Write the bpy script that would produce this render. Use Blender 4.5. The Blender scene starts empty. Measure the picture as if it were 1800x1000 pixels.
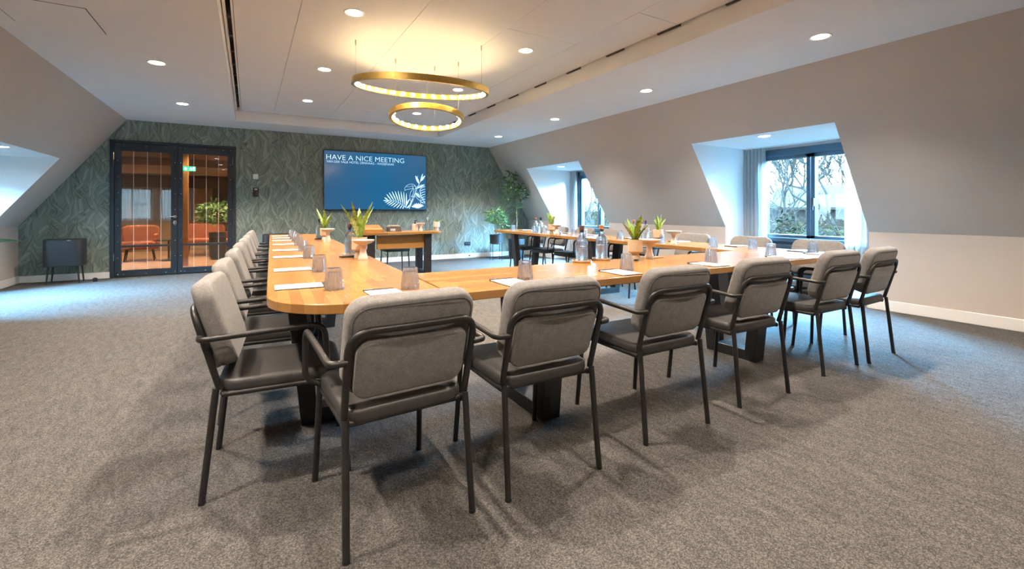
import bpy, bmesh, math, random
from mathutils import Vector, Matrix
PI = math.pi
S = bpy.context.scene
C = S.collection
random.seed(7)

# ------------------------------------------------------------ camera, sky, exposure
YAW = math.radians(30.023)
cd = bpy.data.cameras.new('camera'); cam = bpy.data.objects.new('camera', cd); C.objects.link(cam)
cam.location = (0, 0, 1.111); cam.rotation_euler = (PI/2, 0, -YAW)
cd.sensor_width = 36; cd.lens = 36*799.6/1800; cd.shift_y = -(500-369.95)/1800
cd.clip_start = .05; cd.clip_end = 400
S.camera = cam
S.view_settings.view_transform = 'Standard'; S.view_settings.look = 'None'
S.view_settings.gamma = 1; S.view_settings.use_curve_mapping = False
S.view_settings.exposure = 1.0
S.cycles.use_denoising = True
S.cycles.max_bounces = 10; S.cycles.diffuse_bounces = 5; S.cycles.transmission_bounces = 10; S.cycles.transparent_max_bounces = 16
S.cycles.caustics_reflective = False; S.cycles.caustics_refractive = False
S.cycles.sample_clamp_indirect = 6.0
SKY = 10
W = bpy.data.worlds.new('sky'); S.world = W; W.use_nodes = True
bg = W.node_tree.nodes['Background']; bg.inputs[0].default_value = (.46, .76, 1.0, 1); bg.inputs[1].default_value = SKY
SPOT_W = 145; SPOT_COL = (1.0, .84, .69)
BULB_E = 23
def portal(name, loc, rot, sx, sy):
    l = bpy.data.lights.new(name, 'AREA'); l.shape = 'RECTANGLE'; l.size = sx; l.size_y = sy; l.cycles.is_portal = True
    o = bpy.data.objects.new(name, l); C.objects.link(o); o.location = loc; o.rotation_euler = rot
    return o

DAY_COL = (.22, .60, 1.0)
def daylight_fill(name, x, y, z, right, power):  # added area lamp outside a dormer, out of sight, boosting the window daylight
    l = bpy.data.lights.new(name, 'AREA'); l.shape = 'RECTANGLE'; l.size = 2.2; l.size_y = 3.0; l.energy = power; l.color = DAY_COL
    o = bpy.data.objects.new(name, l); C.objects.link(o); o.location = (x, y, z); o.rotation_euler = (0, math.radians(57 if right else -57), 0)
DAY_W = 11500
for dy in (3.36, 7.71): daylight_fill('daylight_fill_right', 9.7, dy, 3.5, True, DAY_W)
daylight_fill('daylight_fill_left', -6.7, 7.92, 3.4, False, DAY_W*.72)
# ------------------------------------------------------------ room dimensions (metres)
ZC = 2.625; YB = 9.779; YF = -2.6
XL, XR, XKL, XKR, ZK = -1.768, 4.992, -3.05, 6.129, .867
SLR = (XKR-XR)/(ZC-ZK); SLL = (XL-XKL)/(ZC-ZK)
DR = [(2.46, 4.26), (6.79, 8.63)]; ZDR = 2.045; XN = 6.709
DL = [(7.02, 8.82)]; ZDL = 1.856; XNL = -3.72

# ------------------------------------------------------------ materials
def newmat(name):
    m = bpy.data.materials.new(name); m.use_nodes = True
    return m, m.node_tree, m.node_tree.nodes['Principled BSDF']
def setp(b, **k):
    names = {'col': 'Base Color', 'rough': 'Roughness', 'metal': 'Metallic', 'spec': 'Specular IOR Level', 'trans': 'Transmission Weight',
             'ior': 'IOR', 'coat': 'Coat Weight', 'sheen': 'Sheen Weight', 'ecol': 'Emission Color', 'estr': 'Emission Strength', 'alpha': 'Alpha', 'sub': 'Subsurface Weight'}
    for a, v in k.items():
        if a in ('col', 'ecol') and len(v) == 3: v = (*v, 1)
        b.inputs[names[a]].default_value = v
def N(nt, typ, **k):
    n = nt.nodes.new(typ)
    for a, v in k.items(): setattr(n, a, v)
    return n
def math_(nt, op, a, b=None, c=None):
    n = N(nt, 'ShaderNodeMath', operation=op)
    for i, v in enumerate((a, b, c)):
        if v is None: continue
        if isinstance(v, (int, float)): n.inputs[i].default_value = v
        else: nt.links.new(v, n.inputs[i])
    return n.outputs[0]
def ramp(nt, fac, stops):
    r = N(nt, 'ShaderNodeValToRGB'); el = r.color_ramp.elements
    while len(el) < len(stops): el.new(.5)
    for e, (p, c) in zip(el, stops): e.position = p; e.color = (*c, 1)
    nt.links.new(fac, r.inputs[0]); return r.outputs[0]
def coords(nt, scale=(1, 1, 1), rot=(0, 0, 0), out='Object'):
    t = N(nt, 'ShaderNodeTexCoord'); mp = N(nt, 'ShaderNodeMapping')
    mp.inputs['Scale'].default_value = scale; mp.inputs['Rotation'].default_value = rot
    nt.links.new(t.outputs[out], mp.inputs[0]); return mp.outputs[0]
def noise(nt, vec, scale, detail=3, rough=.5):
    n = N(nt, 'ShaderNodeTexNoise'); n.inputs['Scale'].default_value = scale; n.inputs['Detail'].default_value = detail; n.inputs['Roughness'].default_value = rough
    nt.links.new(vec, n.inputs['Vector']); return n.outputs[0]
def bump(nt, b, h, strength=.2, dist=.01):
    n = N(nt, 'ShaderNodeBump'); n.inputs['Strength'].default_value = strength; n.inputs['Distance'].default_value = dist
    nt.links.new(h, n.inputs['Height']); nt.links.new(n.outputs[0], b.inputs['Normal'])
def simple(name, col, rough=.5, metal=0, var=.06, vs=30, bstr=0, bs=200, **k):
    """plain surface with slight procedural mottling"""
    m, nt, b = newmat(name); setp(b, rough=rough, metal=metal, **k)
    v = coords(nt); f = noise(nt, v, vs)
    lo = tuple(max(0, x*(1-var)) for x in col); hi = tuple(min(1, x*(1+var)) for x in col)
    nt.links.new(ramp(nt, f, [(.3, lo), (.7, hi)]), b.inputs['Base Color'])
    if bstr: bump(nt, b, noise(nt, v, bs), bstr, .003)
    return m
M = {}
M['white'] = simple('white_plaster', (.88, .87, .86), .85, var=.015, vs=3, bstr=.05, bs=120)
M['panel'] = simple('ceiling_panel_white', (.86, .84, .82), .7, var=.01, vs=2)
M['taupe'] = simple('taupe_wall_paint', (.55, .485, .43), .85, var=.02, vs=2.5, bstr=.06, bs=150)
M['trim'] = simple('white_trim_gloss', (.82, .80, .77), .35, var=.01, vs=5)
M['frame'] = simple('anthracite_window_frame', (.04, .08, .115), .35, var=.1, vs=8)
M['doorframe'] = simple('dark_blue_steel', (.022, .03, .04), .4, var=.12, vs=6)
M['black'] = simple('black_powder_coat', (.018, .017, .017), .42, var=.15, vs=60, bstr=.05, bs=500)
M['steel_black'] = simple('blackened_steel', (.022, .022, .024), .4, var=.2, vs=12)
M['piping'] = simple('dark_seam_piping', (.10, .095, .09), .9, var=.1)
M['leather'] = simple('black_leather', (.038, .037, .037), .42, var=.15, vs=40, bstr=.15, bs=350)
M['dark'] = simple('dark_slot', (.02, .017, .015), .8)
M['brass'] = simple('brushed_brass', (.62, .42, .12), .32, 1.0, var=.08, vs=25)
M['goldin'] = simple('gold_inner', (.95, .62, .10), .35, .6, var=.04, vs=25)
M['chrome'] = simple('satin_chrome', (.75, .75, .77), .2, 1.0, var=.03)
M['paper'] = simple('white_paper', (.66, .65, .64), .8, var=.01)
M['padback'] = simple('black_card', (.03, .03, .03), .6)
M['ceramic'] = simple('blush_ceramic', (.74, .60, .50), .45, var=.05, vs=60)
M['pot'] = simple('sand_ceramic', (.60, .46, .32), .75, var=.08, vs=70, bstr=.08, bs=300)
M['potlight'] = simple('pale_glazed_ceramic', (.74, .66, .60), .3, var=.05, vs=40)
M['coaster'] = simple('speckled_stoneware', (.60, .45, .30), .6, var=.25, vs=180)
M['cork'] = simple('cork', (.42, .20, .10), .8, var=.25, vs=150)
M['darkcork'] = simple('dark_cork', (.10, .05, .045), .7, var=.2, vs=150)
M['planter'] = simple('matt_black_planter', (.022, .024, .028), .45, var=.1, vs=20)
M['soil'] = simple('dark_soil', (.03, .02, .013), .95, var=.4, vs=120, bstr=.6, bs=90)
M['bark'] = simple('pale_bark', (.22, .15, .09), .85, var=.25, vs=60)
M['outbark'] = simple('wet_bark', (.045, .047, .042), .9, var=.3, vs=6)
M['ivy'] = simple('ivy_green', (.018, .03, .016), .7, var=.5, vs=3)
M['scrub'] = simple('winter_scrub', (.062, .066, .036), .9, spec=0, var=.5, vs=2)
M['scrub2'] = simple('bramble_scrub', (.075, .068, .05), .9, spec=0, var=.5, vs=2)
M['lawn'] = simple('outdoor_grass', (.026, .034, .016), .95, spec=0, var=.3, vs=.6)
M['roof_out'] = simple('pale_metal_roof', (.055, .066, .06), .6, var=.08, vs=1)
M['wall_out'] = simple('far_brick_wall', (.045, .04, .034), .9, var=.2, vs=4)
M['orange'] = simple('rust_orange_velvet', (.21, .055, .016), .7, var=.1, vs=20)
M['lobbyfloor'] = simple('lobby_oak_floor', (.32, .18, .08), .45, var=.15, vs=5)
M['lobbywall'] = simple('lobby_warm_wall', (.32, .24, .17), .8, var=.04, vs=3)
M['lobbyceil'] = simple('lobby_warm_ceiling', (.55, .36, .20), .8, var=.03, vs=3)
M['lobbydark'] = simple('lobby_dark_panel', (.07, .06, .05), .7, var=.1, vs=3)
M['column'] = simple('honey_wood_post', (.32, .15, .045), .5, var=.15, vs=8)
M['plastic_w'] = simple('white_plastic', (.8, .8, .8), .4, var=.01)
M['plastic_b'] = simple('black_plastic', (.015, .015, .016), .3, var=.1)
M['cream'] = simple('cream_card', (.50, .44, .34), .7, var=.05)
M['wirem'] = simple('thin_steel_wire', (.45, .42, .36), .3, 1.0)

def glassmat(name, col=(1, 1, 1), rough=0., ior=1.45, clear=.0):
    m, nt, b = newmat(name); setp(b, col=col, rough=rough, trans=1.0, ior=ior)
    if clear:      # thin walls let part of the light straight through
        o = nt.nodes['Material Output']; tr = N(nt, 'ShaderNodeBsdfTransparent'); tr.inputs[0].default_value = (*col, 1); mx = N(nt, 'ShaderNodeMixShader'); mx.inputs[0].default_value = clear
        nt.links.new(b.outputs[0], mx.inputs[1]); nt.links.new(tr.outputs[0], mx.inputs[2]); nt.links.new(mx.outputs[0], o.inputs[0])
    return m
M['glass'] = glassmat('clear_glass', (.99, .99, 1), 0, 1.45, .3)
M['water'] = glassmat('drinking_water', (.97, .99, 1), 0, 1.33, .3)
def panemat(name, tint, refl):
    m = bpy.data.materials.new(name); m.use_nodes = True; nt = m.node_tree; nt.nodes.clear()
    o = N(nt, 'ShaderNodeOutputMaterial'); tr = N(nt, 'ShaderNodeBsdfTransparent'); tr.inputs[0].default_value = (*tint, 1)
    gl = N(nt, 'ShaderNodeBsdfGlossy'); gl.inputs['Roughness'].default_value = .0
    lw = N(nt, 'ShaderNodeLayerWeight'); fr = math_(nt, 'MULTIPLY_ADD', math_(nt, 'POWER', lw.outputs['Facing'], 5), .9, .04)
    mx = N(nt, 'ShaderNodeMixShader'); f = math_(nt, 'MULTIPLY', fr, refl)
    nt.links.new(f, mx.inputs[0]); nt.links.new(tr.outputs[0], mx.inputs[1]); nt.links.new(gl.outputs[0], mx.inputs[2]); nt.links.new(mx.outputs[0], o.inputs[0])
    return m
def cutglass():
    m = bpy.data.materials.new('ribbed_glass'); m.use_nodes = True; nt = m.node_tree; nt.nodes.clear()
    o = N(nt, 'ShaderNodeOutputMaterial'); tr = N(nt, 'ShaderNodeBsdfTransparent'); tr.inputs[0].default_value = (.99, .99, 1, 1)
    gl = N(nt, 'ShaderNodeBsdfGlossy'); gl.inputs['Roughness'].default_value = .06; rf = N(nt, 'ShaderNodeBsdfRefraction'); rf.inputs['IOR'].default_value = 1.25; rf.inputs['Roughness'].default_value = .02
    lw = N(nt, 'ShaderNodeLayerWeight'); f = N(nt, 'ShaderNodeClamp'); nt.links.new(math_(nt, 'MULTIPLY_ADD', math_(nt, 'POWER', lw.outputs['Facing'], 2), .75, .16), f.inputs[0])
    a = N(nt, 'ShaderNodeMixShader'); a.inputs[0].default_value = .35; nt.links.new(tr.outputs[0], a.inputs[1]); nt.links.new(rf.outputs[0], a.inputs[2])
    d = N(nt, 'ShaderNodeBsdfTranslucent'); d.inputs[0].default_value = (.95, .96, 1, 1); a2 = N(nt, 'ShaderNodeMixShader'); a2.inputs[0].default_value = .10; nt.links.new(a.outputs[0], a2.inputs[1]); nt.links.new(d.outputs[0], a2.inputs[2])  # whitish translucent share brightens the glass, standing in for its sparkle
    mx = N(nt, 'ShaderNodeMixShader'); nt.links.new(f.outputs[0], mx.inputs[0]); nt.links.new(a2.outputs[0], mx.inputs[1]); nt.links.new(gl.outputs[0], mx.inputs[2]); nt.links.new(mx.outputs[0], o.inputs[0])
    return m
M['cutglass'] = cutglass()
M['pane'] = panemat('window_pane', (.97, .98, .99), .8)
M['doorpane'] = panemat('door_pane', (.93, .92, .9), 1.6)

def emis(name, col, s):
    m, nt, b = newmat(name); setp(b, col=(0, 0, 0), ecol=col, estr=s, rough=.5)
    b.inputs['Base Color'].default_value = (*col, 1); return m
M['bulb'] = emis('glowing_bulb', (1.0, .76, .42), BULB_E)
M['lamp'] = emis('downlight_lens', (1.0, .88, .72), 14)
M['exit'] = emis('exit_sign_green', (.02, .62, .28), 1.3)
M['exitw'] = emis('exit_sign_white', (.7, 1, .85), 1.6)
M['screen_ink'] = emis('screen_white', (.50, .74, .92), .62)
M['red'] = emis('pendant_glow', (1, .7, .4), 6)

def carpet():
    m, nt, b = newmat('grey_loop_carpet'); setp(b, rough=.95, spec=.15)
    v = coords(nt); vo = N(nt, 'ShaderNodeTexVoronoi'); vo.inputs['Scale'].default_value = 250; nt.links.new(v, vo.inputs['Vector'])
    cs = N(nt, 'ShaderNodeSeparateColor'); nt.links.new(vo.outputs['Color'], cs.inputs[0])
    f1 = noise(nt, v, 95, 4, .8); f2 = noise(nt, v, 380, 2, .6); f3 = noise(nt, coords(nt, (1, .30, 1), (0, 0, .9)), 26, 5, .7)
    s = math_(nt, 'ADD', math_(nt, 'MULTIPLY', cs.outputs[0], .30), math_(nt, 'MULTIPLY', f1, .42))
    s = math_(nt, 'ADD', s, math_(nt, 'MULTIPLY', f2, .28)); s = math_(nt, 'ADD', s, math_(nt, 'MULTIPLY', math_(nt, 'SUBTRACT', f3, .5), .34))
    nt.links.new(ramp(nt, s, [(.28, (.034, .033, .032)), (.5, (.085, .081, .0765)), (.70, (.178, .170, .161))]), b.inputs['Base Color'])
    bump(nt, b, vo.outputs['Distance'], .5, .004); return m
M['carpet'] = carpet()

def fabric():
    m, nt, b = newmat('grey_wool_fabric'); setp(b, rough=.95, spec=.1, sheen=.15)
    v = coords(nt); f1 = noise(nt, v, 260, 3, .7); f2 = noise(nt, v, 40, 3, .6)
    s = math_(nt, 'ADD', math_(nt, 'MULTIPLY', f1, .7), math_(nt, 'MULTIPLY', f2, .3))
    nt.links.new(ramp(nt, s, [(.32, (.128, .123, .120)), (.5, (.192, .185, .180)), (.68, (.265, .256, .248))]), b.inputs['Base Color'])
    bump(nt, b, f1, .25, .002); return m
M['fabric'] = fabric()

def wood(name, along_y, bw=.42, rh=.045):
    m, nt, b = newmat(name); setp(b, rough=.3, coat=.15)
    v = coords(nt, (1, 1, 1), (0, 0, PI/2 if along_y else 0))
    br = N(nt, 'ShaderNodeTexBrick'); br.offset = .37; br.offset_frequency = 2; br.squash = 1
    nt.links.new(v, br.inputs['Vector'])
    for k, x in (('Scale', 1), ('Mortar Size', .0006), ('Mortar Smooth', .3), ('Bias', 0), ('Brick Width', bw), ('Row Height', rh)): br.inputs[k].default_value = x
    br.inputs['Color1'].default_value = (0, 0, 0, 1); br.inputs['Color2'].default_value = (1, 1, 1, 1); br.inputs['Mortar'].default_value = (.3, .3, .3, 1)
    vg = coords(nt, (34, 2, 34) if along_y else (2, 34, 34)); g = noise(nt, vg, 1.6, 3, .5)
    vk = coords(nt, (1, 1, 1)); k = noise(nt, vk, 3, 2)
    s = math_(nt, 'ADD', math_(nt, 'MULTIPLY', br.outputs[0], .42), math_(nt, 'MULTIPLY', g, .22))
    s = math_(nt, 'ADD', s, math_(nt, 'MULTIPLY', k, .26))
    nt.links.new(ramp(nt, s, [(.12, (.25, .108, .027)), (.40, (.33, .158, .042)), (.62, (.395, .20, .058)), (.85, (.45, .245, .083))]), b.inputs['Base Color'])
    nt.links.new(ramp(nt, g, [(.2, (.24, .24, .24)), (.8, (.27, .27, .27))]), b.inputs['Roughness'])
    return m
M['wood_y'] = wood('oak_staves_lengthwise', True, .30, .045)
M['wood_x'] = wood('oak_staves_crosswise', False, .7, .06)
M['wood_panel'] = wood('oak_panel', False, 1.4, .12)

def wallpaper():
    m, nt, b = newmat('green_leaf_wallpaper'); setp(b, rough=.75)
    t = N(nt, 'ShaderNodeTexCoord'); sp = N(nt, 'ShaderNodeSeparateXYZ')
    wn = N(nt, 'ShaderNodeTexNoise'); wn.inputs['Scale'].default_value = 5; nt.links.new(t.outputs['Object'], wn.inputs['Vector'])
    wa = N(nt, 'ShaderNodeVectorMath', operation='MULTIPLY_ADD'); nt.links.new(wn.outputs['Color'], wa.inputs[0]); wa.inputs[1].default_value = (.07, 0, .07); nt.links.new(t.outputs['Object'], wa.inputs[2]); nt.links.new(wa.outputs[0], sp.inputs[0])
    nz = noise(nt, t.outputs['Object'], 4, 2)
    base = math_(nt, 'MULTIPLY_ADD', nz, .35, .12)
    val = base
    for i, (sc, off, L, Wd) in enumerate(((3.4, 1.3, .66, .15), (3.9, 7.7, .62, .13), (4.4, 13.1, .60, .12), (4.0, 21.9, .62, .12), (4.8, 33.3, .58, .11), (4.3, 41.7, .6, .10))):
        cx = N(nt, 'ShaderNodeCombineXYZ')
        nt.links.new(math_(nt, 'MULTIPLY_ADD', sp.outputs[0], sc, off), cx.inputs[0]); nt.links.new(math_(nt, 'MULTIPLY_ADD', sp.outputs[2], sc*.85, off*.6), cx.inputs[1])
        vo = N(nt, 'ShaderNodeTexVoronoi', voronoi_dimensions='2D'); vo.inputs['Scale'].default_value = 1; vo.inputs['Randomness'].default_value = .75
        nt.links.new(cx.outputs[0], vo.inputs['Vector'])
        sub = N(nt, 'ShaderNodeVectorMath', operation='SUBTRACT'); nt.links.new(cx.outputs[0], sub.inputs[0]); nt.links.new(vo.outputs['Position'], sub.inputs[1])
        cs = N(nt, 'ShaderNodeSeparateColor'); nt.links.new(vo.outputs['Color'], cs.inputs[0])
        # leaves fan upward to either side
        ang = math_(nt, 'MULTIPLY_ADD', cs.outputs[0], -1.9, -.55)
        ro = N(nt, 'ShaderNodeVectorRotate', rotation_type='Z_AXIS'); nt.links.new(sub.outputs[0], ro.inputs['Vector']); nt.links.new(ang, ro.inputs['Angle'])
        s2 = N(nt, 'ShaderNodeSeparateXYZ'); nt.links.new(ro.outputs[0], s2.inputs[0])
        tt = math_(nt, 'DIVIDE', s2.outputs[0], L); t2 = math_(nt, 'MULTIPLY', tt, tt)
        bend = math_(nt, 'MULTIPLY_ADD', cs.outputs[1], .36, -.18)
        yy = math_(nt, 'SUBTRACT', s2.outputs[1], math_(nt, 'MULTIPLY', t2, bend))
        wd = math_(nt, 'MULTIPLY', math_(nt, 'SUBTRACT', 1, t2), Wd)
        ay = math_(nt, 'ABSOLUTE', yy)
        mask = math_(nt, 'GREATER_THAN', math_(nt, 'SUBTRACT', wd, ay), 0)
        side = math_(nt, 'GREATER_THAN', yy, 0)
        edge = math_(nt, 'DIVIDE', ay, math_(nt, 'MAXIMUM', wd, .01))
        lv = math_(nt, 'MULTIPLY_ADD', cs.outputs[2], .34, .14)
        lv = math_(nt, 'ADD', lv, math_(nt, 'MULTIPLY', side, .13))
        lv = math_(nt, 'SUBTRACT', lv, math_(nt, 'MULTIPLY', math_(nt, 'POWER', edge, 4), .34))
        lv = math_(nt, 'ADD', lv, math_(nt, 'MULTIPLY', math_(nt, 'LESS_THAN', ay, .006), .12))
        wv = noise(nt, cx.outputs[0], 14, 2); lv = math_(nt, 'ADD', lv, math_(nt, 'MULTIPLY_ADD', wv, .16, -.08))
        mx = N(nt, 'ShaderNodeMix'); nt.links.new(mask, mx.inputs[0]); nt.links.new(val, mx.inputs[2]); nt.links.new(lv, mx.inputs[3]); val = mx.outputs[0]
    nt.links.new(ramp(nt, val, [(0, (.088, .106, .087)), (.28, (.185, .222, .188)), (.6, (.30, .35, .305))]), b.inputs['Base Color'])
    return m
M['wallpaper'] = wallpaper()

def leafmat(name, c1, c2, scale=25):
    m, nt, b = newmat(name); setp(b, rough=.45)
    f = noise(nt, coords(nt), scale, 3)
    nt.links.new(ramp(nt, f, [(.35, c1), (.65, c2)]), b.inputs['Base Color']); return m
M['leaf'] = leafmat('bright_fern_leaf', (.11, .22, .02), (.36, .48, .07), 45)
M['leaf2'] = leafmat('variegated_leaf', (.22, .36, .05), (.62, .68, .30), 70)
M['leafdark'] = leafmat('dark_tree_leaf', (.025, .07, .02), (.07, .15, .04), 18)
M['leafmid'] = leafmat('glossy_bush_leaf', (.06, .16, .05), (.20, .36, .13), 20)
M['leafblade'] = simple('deep_green_blade', (.012, .03, .012), .9, var=.4, vs=10, spec=.05)

def curtainmat(name, col, thru, open_):
    m = bpy.data.materials.new(name); m.use_nodes = True; nt = m.node_tree; nt.nodes.clear()
    o = N(nt, 'ShaderNodeOutputMaterial'); d = N(nt, 'ShaderNodeBsdfDiffuse'); t = N(nt, 'ShaderNodeBsdfTranslucent'); tr = N(nt, 'ShaderNodeBsdfTransparent')
    v = coords(nt, (1, 1, 1)); w = noise(nt, v, 300, 2)
    c_ = ramp(nt, w, [(.3, tuple(x*.93 for x in col)), (.7, tuple(min(1, x*1.07) for x in col))])
    nt.links.new(c_, d.inputs[0]); nt.links.new(c_, t.inputs[0])
    a = N(nt, 'ShaderNodeMixShader'); a.inputs[0].default_value = thru; nt.links.new(d.outputs[0], a.inputs[1]); nt.links.new(t.outputs[0], a.inputs[2])
    c = N(nt, 'ShaderNodeMixShader'); c.inputs[0].default_value = open_; nt.links.new(a.outputs[0], c.inputs[1]); nt.links.new(tr.outputs[0], c.inputs[2])
    nt.links.new(c.outputs[0], o.inputs[0]); return m
M['curtain'] = curtainmat('sheer_curtain', (.56, .57, .57), .22, .08)
M['lobbycurtain'] = curtainmat('dense_lobby_curtain', (.34, .36, .36), .07, .02)

def screenmat():
    m, nt, b = newmat('blue_screen'); setp(b, rough=.15, col=(.01, .02, .03), estr=.75)
    t = N(nt, 'ShaderNodeTexCoord'); v = t.outputs['Generated']
    sp = N(nt, 'ShaderNodeSeparateXYZ'); nt.links.new(v, sp.inputs[0])
    f = math_(nt, 'ABSOLUTE', math_(nt, 'SUBTRACT', sp.outputs[0], .55)); f = math_(nt, 'MULTIPLY', f, 1.6)
    nt.links.new(ramp(nt, f, [(0, (.004, .085, .20)), (1, (.018, .07, .15))]), b.inputs['Emission Color']); return m
M['screen'] = screenmat()

# ------------------------------------------------------------ mesh helpers
class MB:
    def __init__(s): s.v = []; s.f = []; s.mi = []; s.cur = 0
    def mat(s, i): s.cur = i; return s
    def add(s, vs, fs, T=None):
        n = len(s.v)
        s.v += [tuple(T @ Vector(p)) if T else tuple(p) for p in vs]
        s.f += [tuple(n+i for i in f) for f in fs]; s.mi += [s.cur]*len(fs); return s
    def box(s, x0, x1, y0, y1, z0, z1, T=None):
        return s.add([(x0,y0,z0),(x1,y0,z0),(x1,y1,z0),(x0,y1,z0),(x0,y0,z1),(x1,y0,z1),(x1,y1,z1),(x0,y1,z1)],
                     [(0,3,2,1),(4,5,6,7),(0,1,5,4),(1,2,6,5),(2,3,7,6),(3,0,4,7)], T)
    def poly(s, pts, T=None): return s.add(pts, [tuple(range(len(pts)))], T)
    def prism(s, pts, z0, z1, T=None):
        n = len(pts)
        return s.add([(x,y,z0) for x,y in pts]+[(x,y,z1) for x,y in pts],
                     [tuple(range(n))[::-1], tuple(range(n,2*n))]+[(i,(i+1)%n,n+(i+1)%n,n+i) for i in range(n)], T)
    def tube(s, pts, r, n=8, caps=True, closed=False, T=None):
        pts = [Vector(p) for p in pts]; m = len(pts); rs = r if isinstance(r, (list, tuple)) else [r]*m
        tan = []
        for i in range(m):
            if closed: d = pts[(i+1)%m]-pts[i-1]
            else: d = pts[min(i+1,m-1)]-pts[max(i-1,0)]
            tan.append(d.normalized())
        up = Vector((0,0,1)) if abs(tan[0].z) < .9 else Vector((1,0,0))
        a = tan[0].cross(up).normalized(); vs = []
        for i in range(m):
            a = (a - tan[i]*a.dot(tan[i])).normalized(); b = tan[i].cross(a)
            for k in range(n):
                t = 2*PI*k/n; vs.append(pts[i]+(a*math.cos(t)+b*math.sin(t))*rs[i])
        fs = []
        for i in range(m if closed else m-1):
            j = (i+1) % m
            for k in range(n): fs.append((i*n+k, i*n+(k+1)%n, j*n+(k+1)%n, j*n+k))
        if caps and not closed: fs += [tuple(range(n))[::-1], tuple((m-1)*n+k for k in range(n))]
        return s.add(vs, fs, T)
    def lathe(s, prof, n=20, T=None, cap=True):
        vs = []; m = len(prof)
        for r, z in prof:
            for k in range(n): t = 2*PI*k/n; vs.append((r*math.cos(t), r*math.sin(t), z))
        fs = [(i*n+k, i*n+(k+1)%n, (i+1)*n+(k+1)%n, (i+1)*n+k) for i in range(m-1) for k in range(n)]
        if cap: fs += [tuple(range(n))[::-1], tuple((m-1)*n+k for k in range(n))]
        return s.add(vs, fs, T)
    def slab(s, w, h, t, rc, e, T=None, curve=None, seg=4):
        """rounded-rectangle cushion in local x,y with thickness t along z, edges rounded by e"""
        layers = [(e,0),(e*.45,e*.12),(e*.12,e*.45),(0,e),(0,t-e),(e*.12,t-e*.45),(e*.45,t-e*.12),(e,t)]
        vs = []; n = 4*(seg+1)
        for ins, z in layers:
            hw, hh, r = w/2-ins, h/2-ins, max(rc-ins, .004)
            for q, (sx, sy) in enumerate(((1,1),(-1,1),(-1,-1),(1,-1))):
                for k in range(seg+1):
                    a = q*PI/2 + k/seg*PI/2
                    x, y = sx*(hw-r)+r*math.cos(a), sy*(hh-r)+r*math.sin(a)
                    vs.append((x, y, z+(curve(x) if curve else 0)))
        fs = [(i*n+k, i*n+(k+1)%n, (i+1)*n+(k+1)%n, (i+1)*n+k) for i in range(len(layers)-1) for k in range(n)]
        fs += [tuple(range(n))[::-1], tuple((len(layers)-1)*n+k for k in range(n))]
        return s.add(vs, fs, T)
    def sphere(s, c, r, n=10, m=6, sz=1):
        prof = [(max(r*math.sin(PI*i/m), r*.02), -r*sz*math.cos(PI*i/m)) for i in range(m+1)]
        return s.lathe(prof, n, Matrix.Translation(c))
    def mesh(s, name, mats, smooth=True, ang=35, bev=0, seg=2):
        me = bpy.data.meshes.new(name); me.from_pydata(s.v, [], s.f); me.update()
        bm = bmesh.new(); bm.from_mesh(me)
        for f, i in zip(bm.faces, s.mi): f.material_index = i
        bmesh.ops.recalc_face_normals(bm, faces=bm.faces)
        if bev:
            es = [e for e in bm.edges if len(e.link_faces) == 2 and e.calc_face_angle(0) > .6]
            bmesh.ops.bevel(bm, geom=es, offset=bev, segments=seg, affect='EDGES', clamp_overlap=True)
        bm.to_mesh(me); bm.free()
        for m in (mats if isinstance(mats, (list, tuple)) else [mats]): me.materials.append(M[m] if isinstance(m, str) else m)
        if smooth:
            for p in me.polygons: p.use_smooth = True
            me.set_sharp_from_angle(angle=math.radians(ang))
        return me
    def flat(s, name, mats):      # no normal recalculation (open shells)
        me = bpy.data.meshes.new(name); me.from_pydata(s.v, [], s.f); me.update()
        for m in (mats if isinstance(mats, (list, tuple)) else [mats]): me.materials.append(M[m])
        for p, i in zip(me.polygons, s.mi): p.material_index = i
        return me
def fillet(path, r, k=5):
    P = [Vector(p) for p in path]; out = [P[0]]
    for i in range(1, len(P)-1):
        a, b, c = P[i-1], P[i], P[i+1]; d1 = a-b; d2 = c-b
        q = min(r, d1.length*.49, d2.length*.49); p1 = b+d1.normalized()*q; p2 = b+d2.normalized()*q
        for j in range(k+1):
            t = j/k; out.append(p1*(1-t)**2+b*2*t*(1-t)+p2*t*t)
    out.append(P[-1]); return out
def link(name, me, parent=None, loc=(0,0,0), rot=(0,0,0)):
    o = bpy.data.objects.new(name, me); C.objects.link(o); o.location = loc; o.rotation_euler = rot
    if parent: o.parent = parent
    return o
def tag(o, label=None, cat=None, group=None, kind=None):
    if label: o['label'] = label
    if cat: o['category'] = cat
    if group: o['group'] = group
    if kind: o['kind'] = kind
    return o
def thing(name, label, cat, loc=(0,0,0), rz=0, group=None):
    return tag(link(name, None, None, loc, (0,0,rz)), label, cat, group)
def solo(name, me, label, cat, loc=(0,0,0), rz=0, group=None):
    return tag(link(name, me, None, loc, (0,0,rz)), label, cat, group)
def struct(name, me, parent=None, loc=(0,0,0)):
    return tag(link(name, me, parent, loc), kind='structure')
def dup(root, loc, rz, label=None, group=None):
    r = root.copy(); C.objects.link(r); r.location = loc; r.rotation_euler = (0,0,rz)
    if label: r['label'] = label
    if group: r['group'] = group
    for ch in list(root.children):
        c = ch.copy(); C.objects.link(c); c.parent = r
        for g in list(ch.children):
            d = g.copy(); C.objects.link(d); d.parent = c
    return r
ORD = ['first', 'second', 'third', 'fourth', 'fifth', 'sixth', 'seventh', 'eighth', 'ninth', 'tenth']

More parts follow.
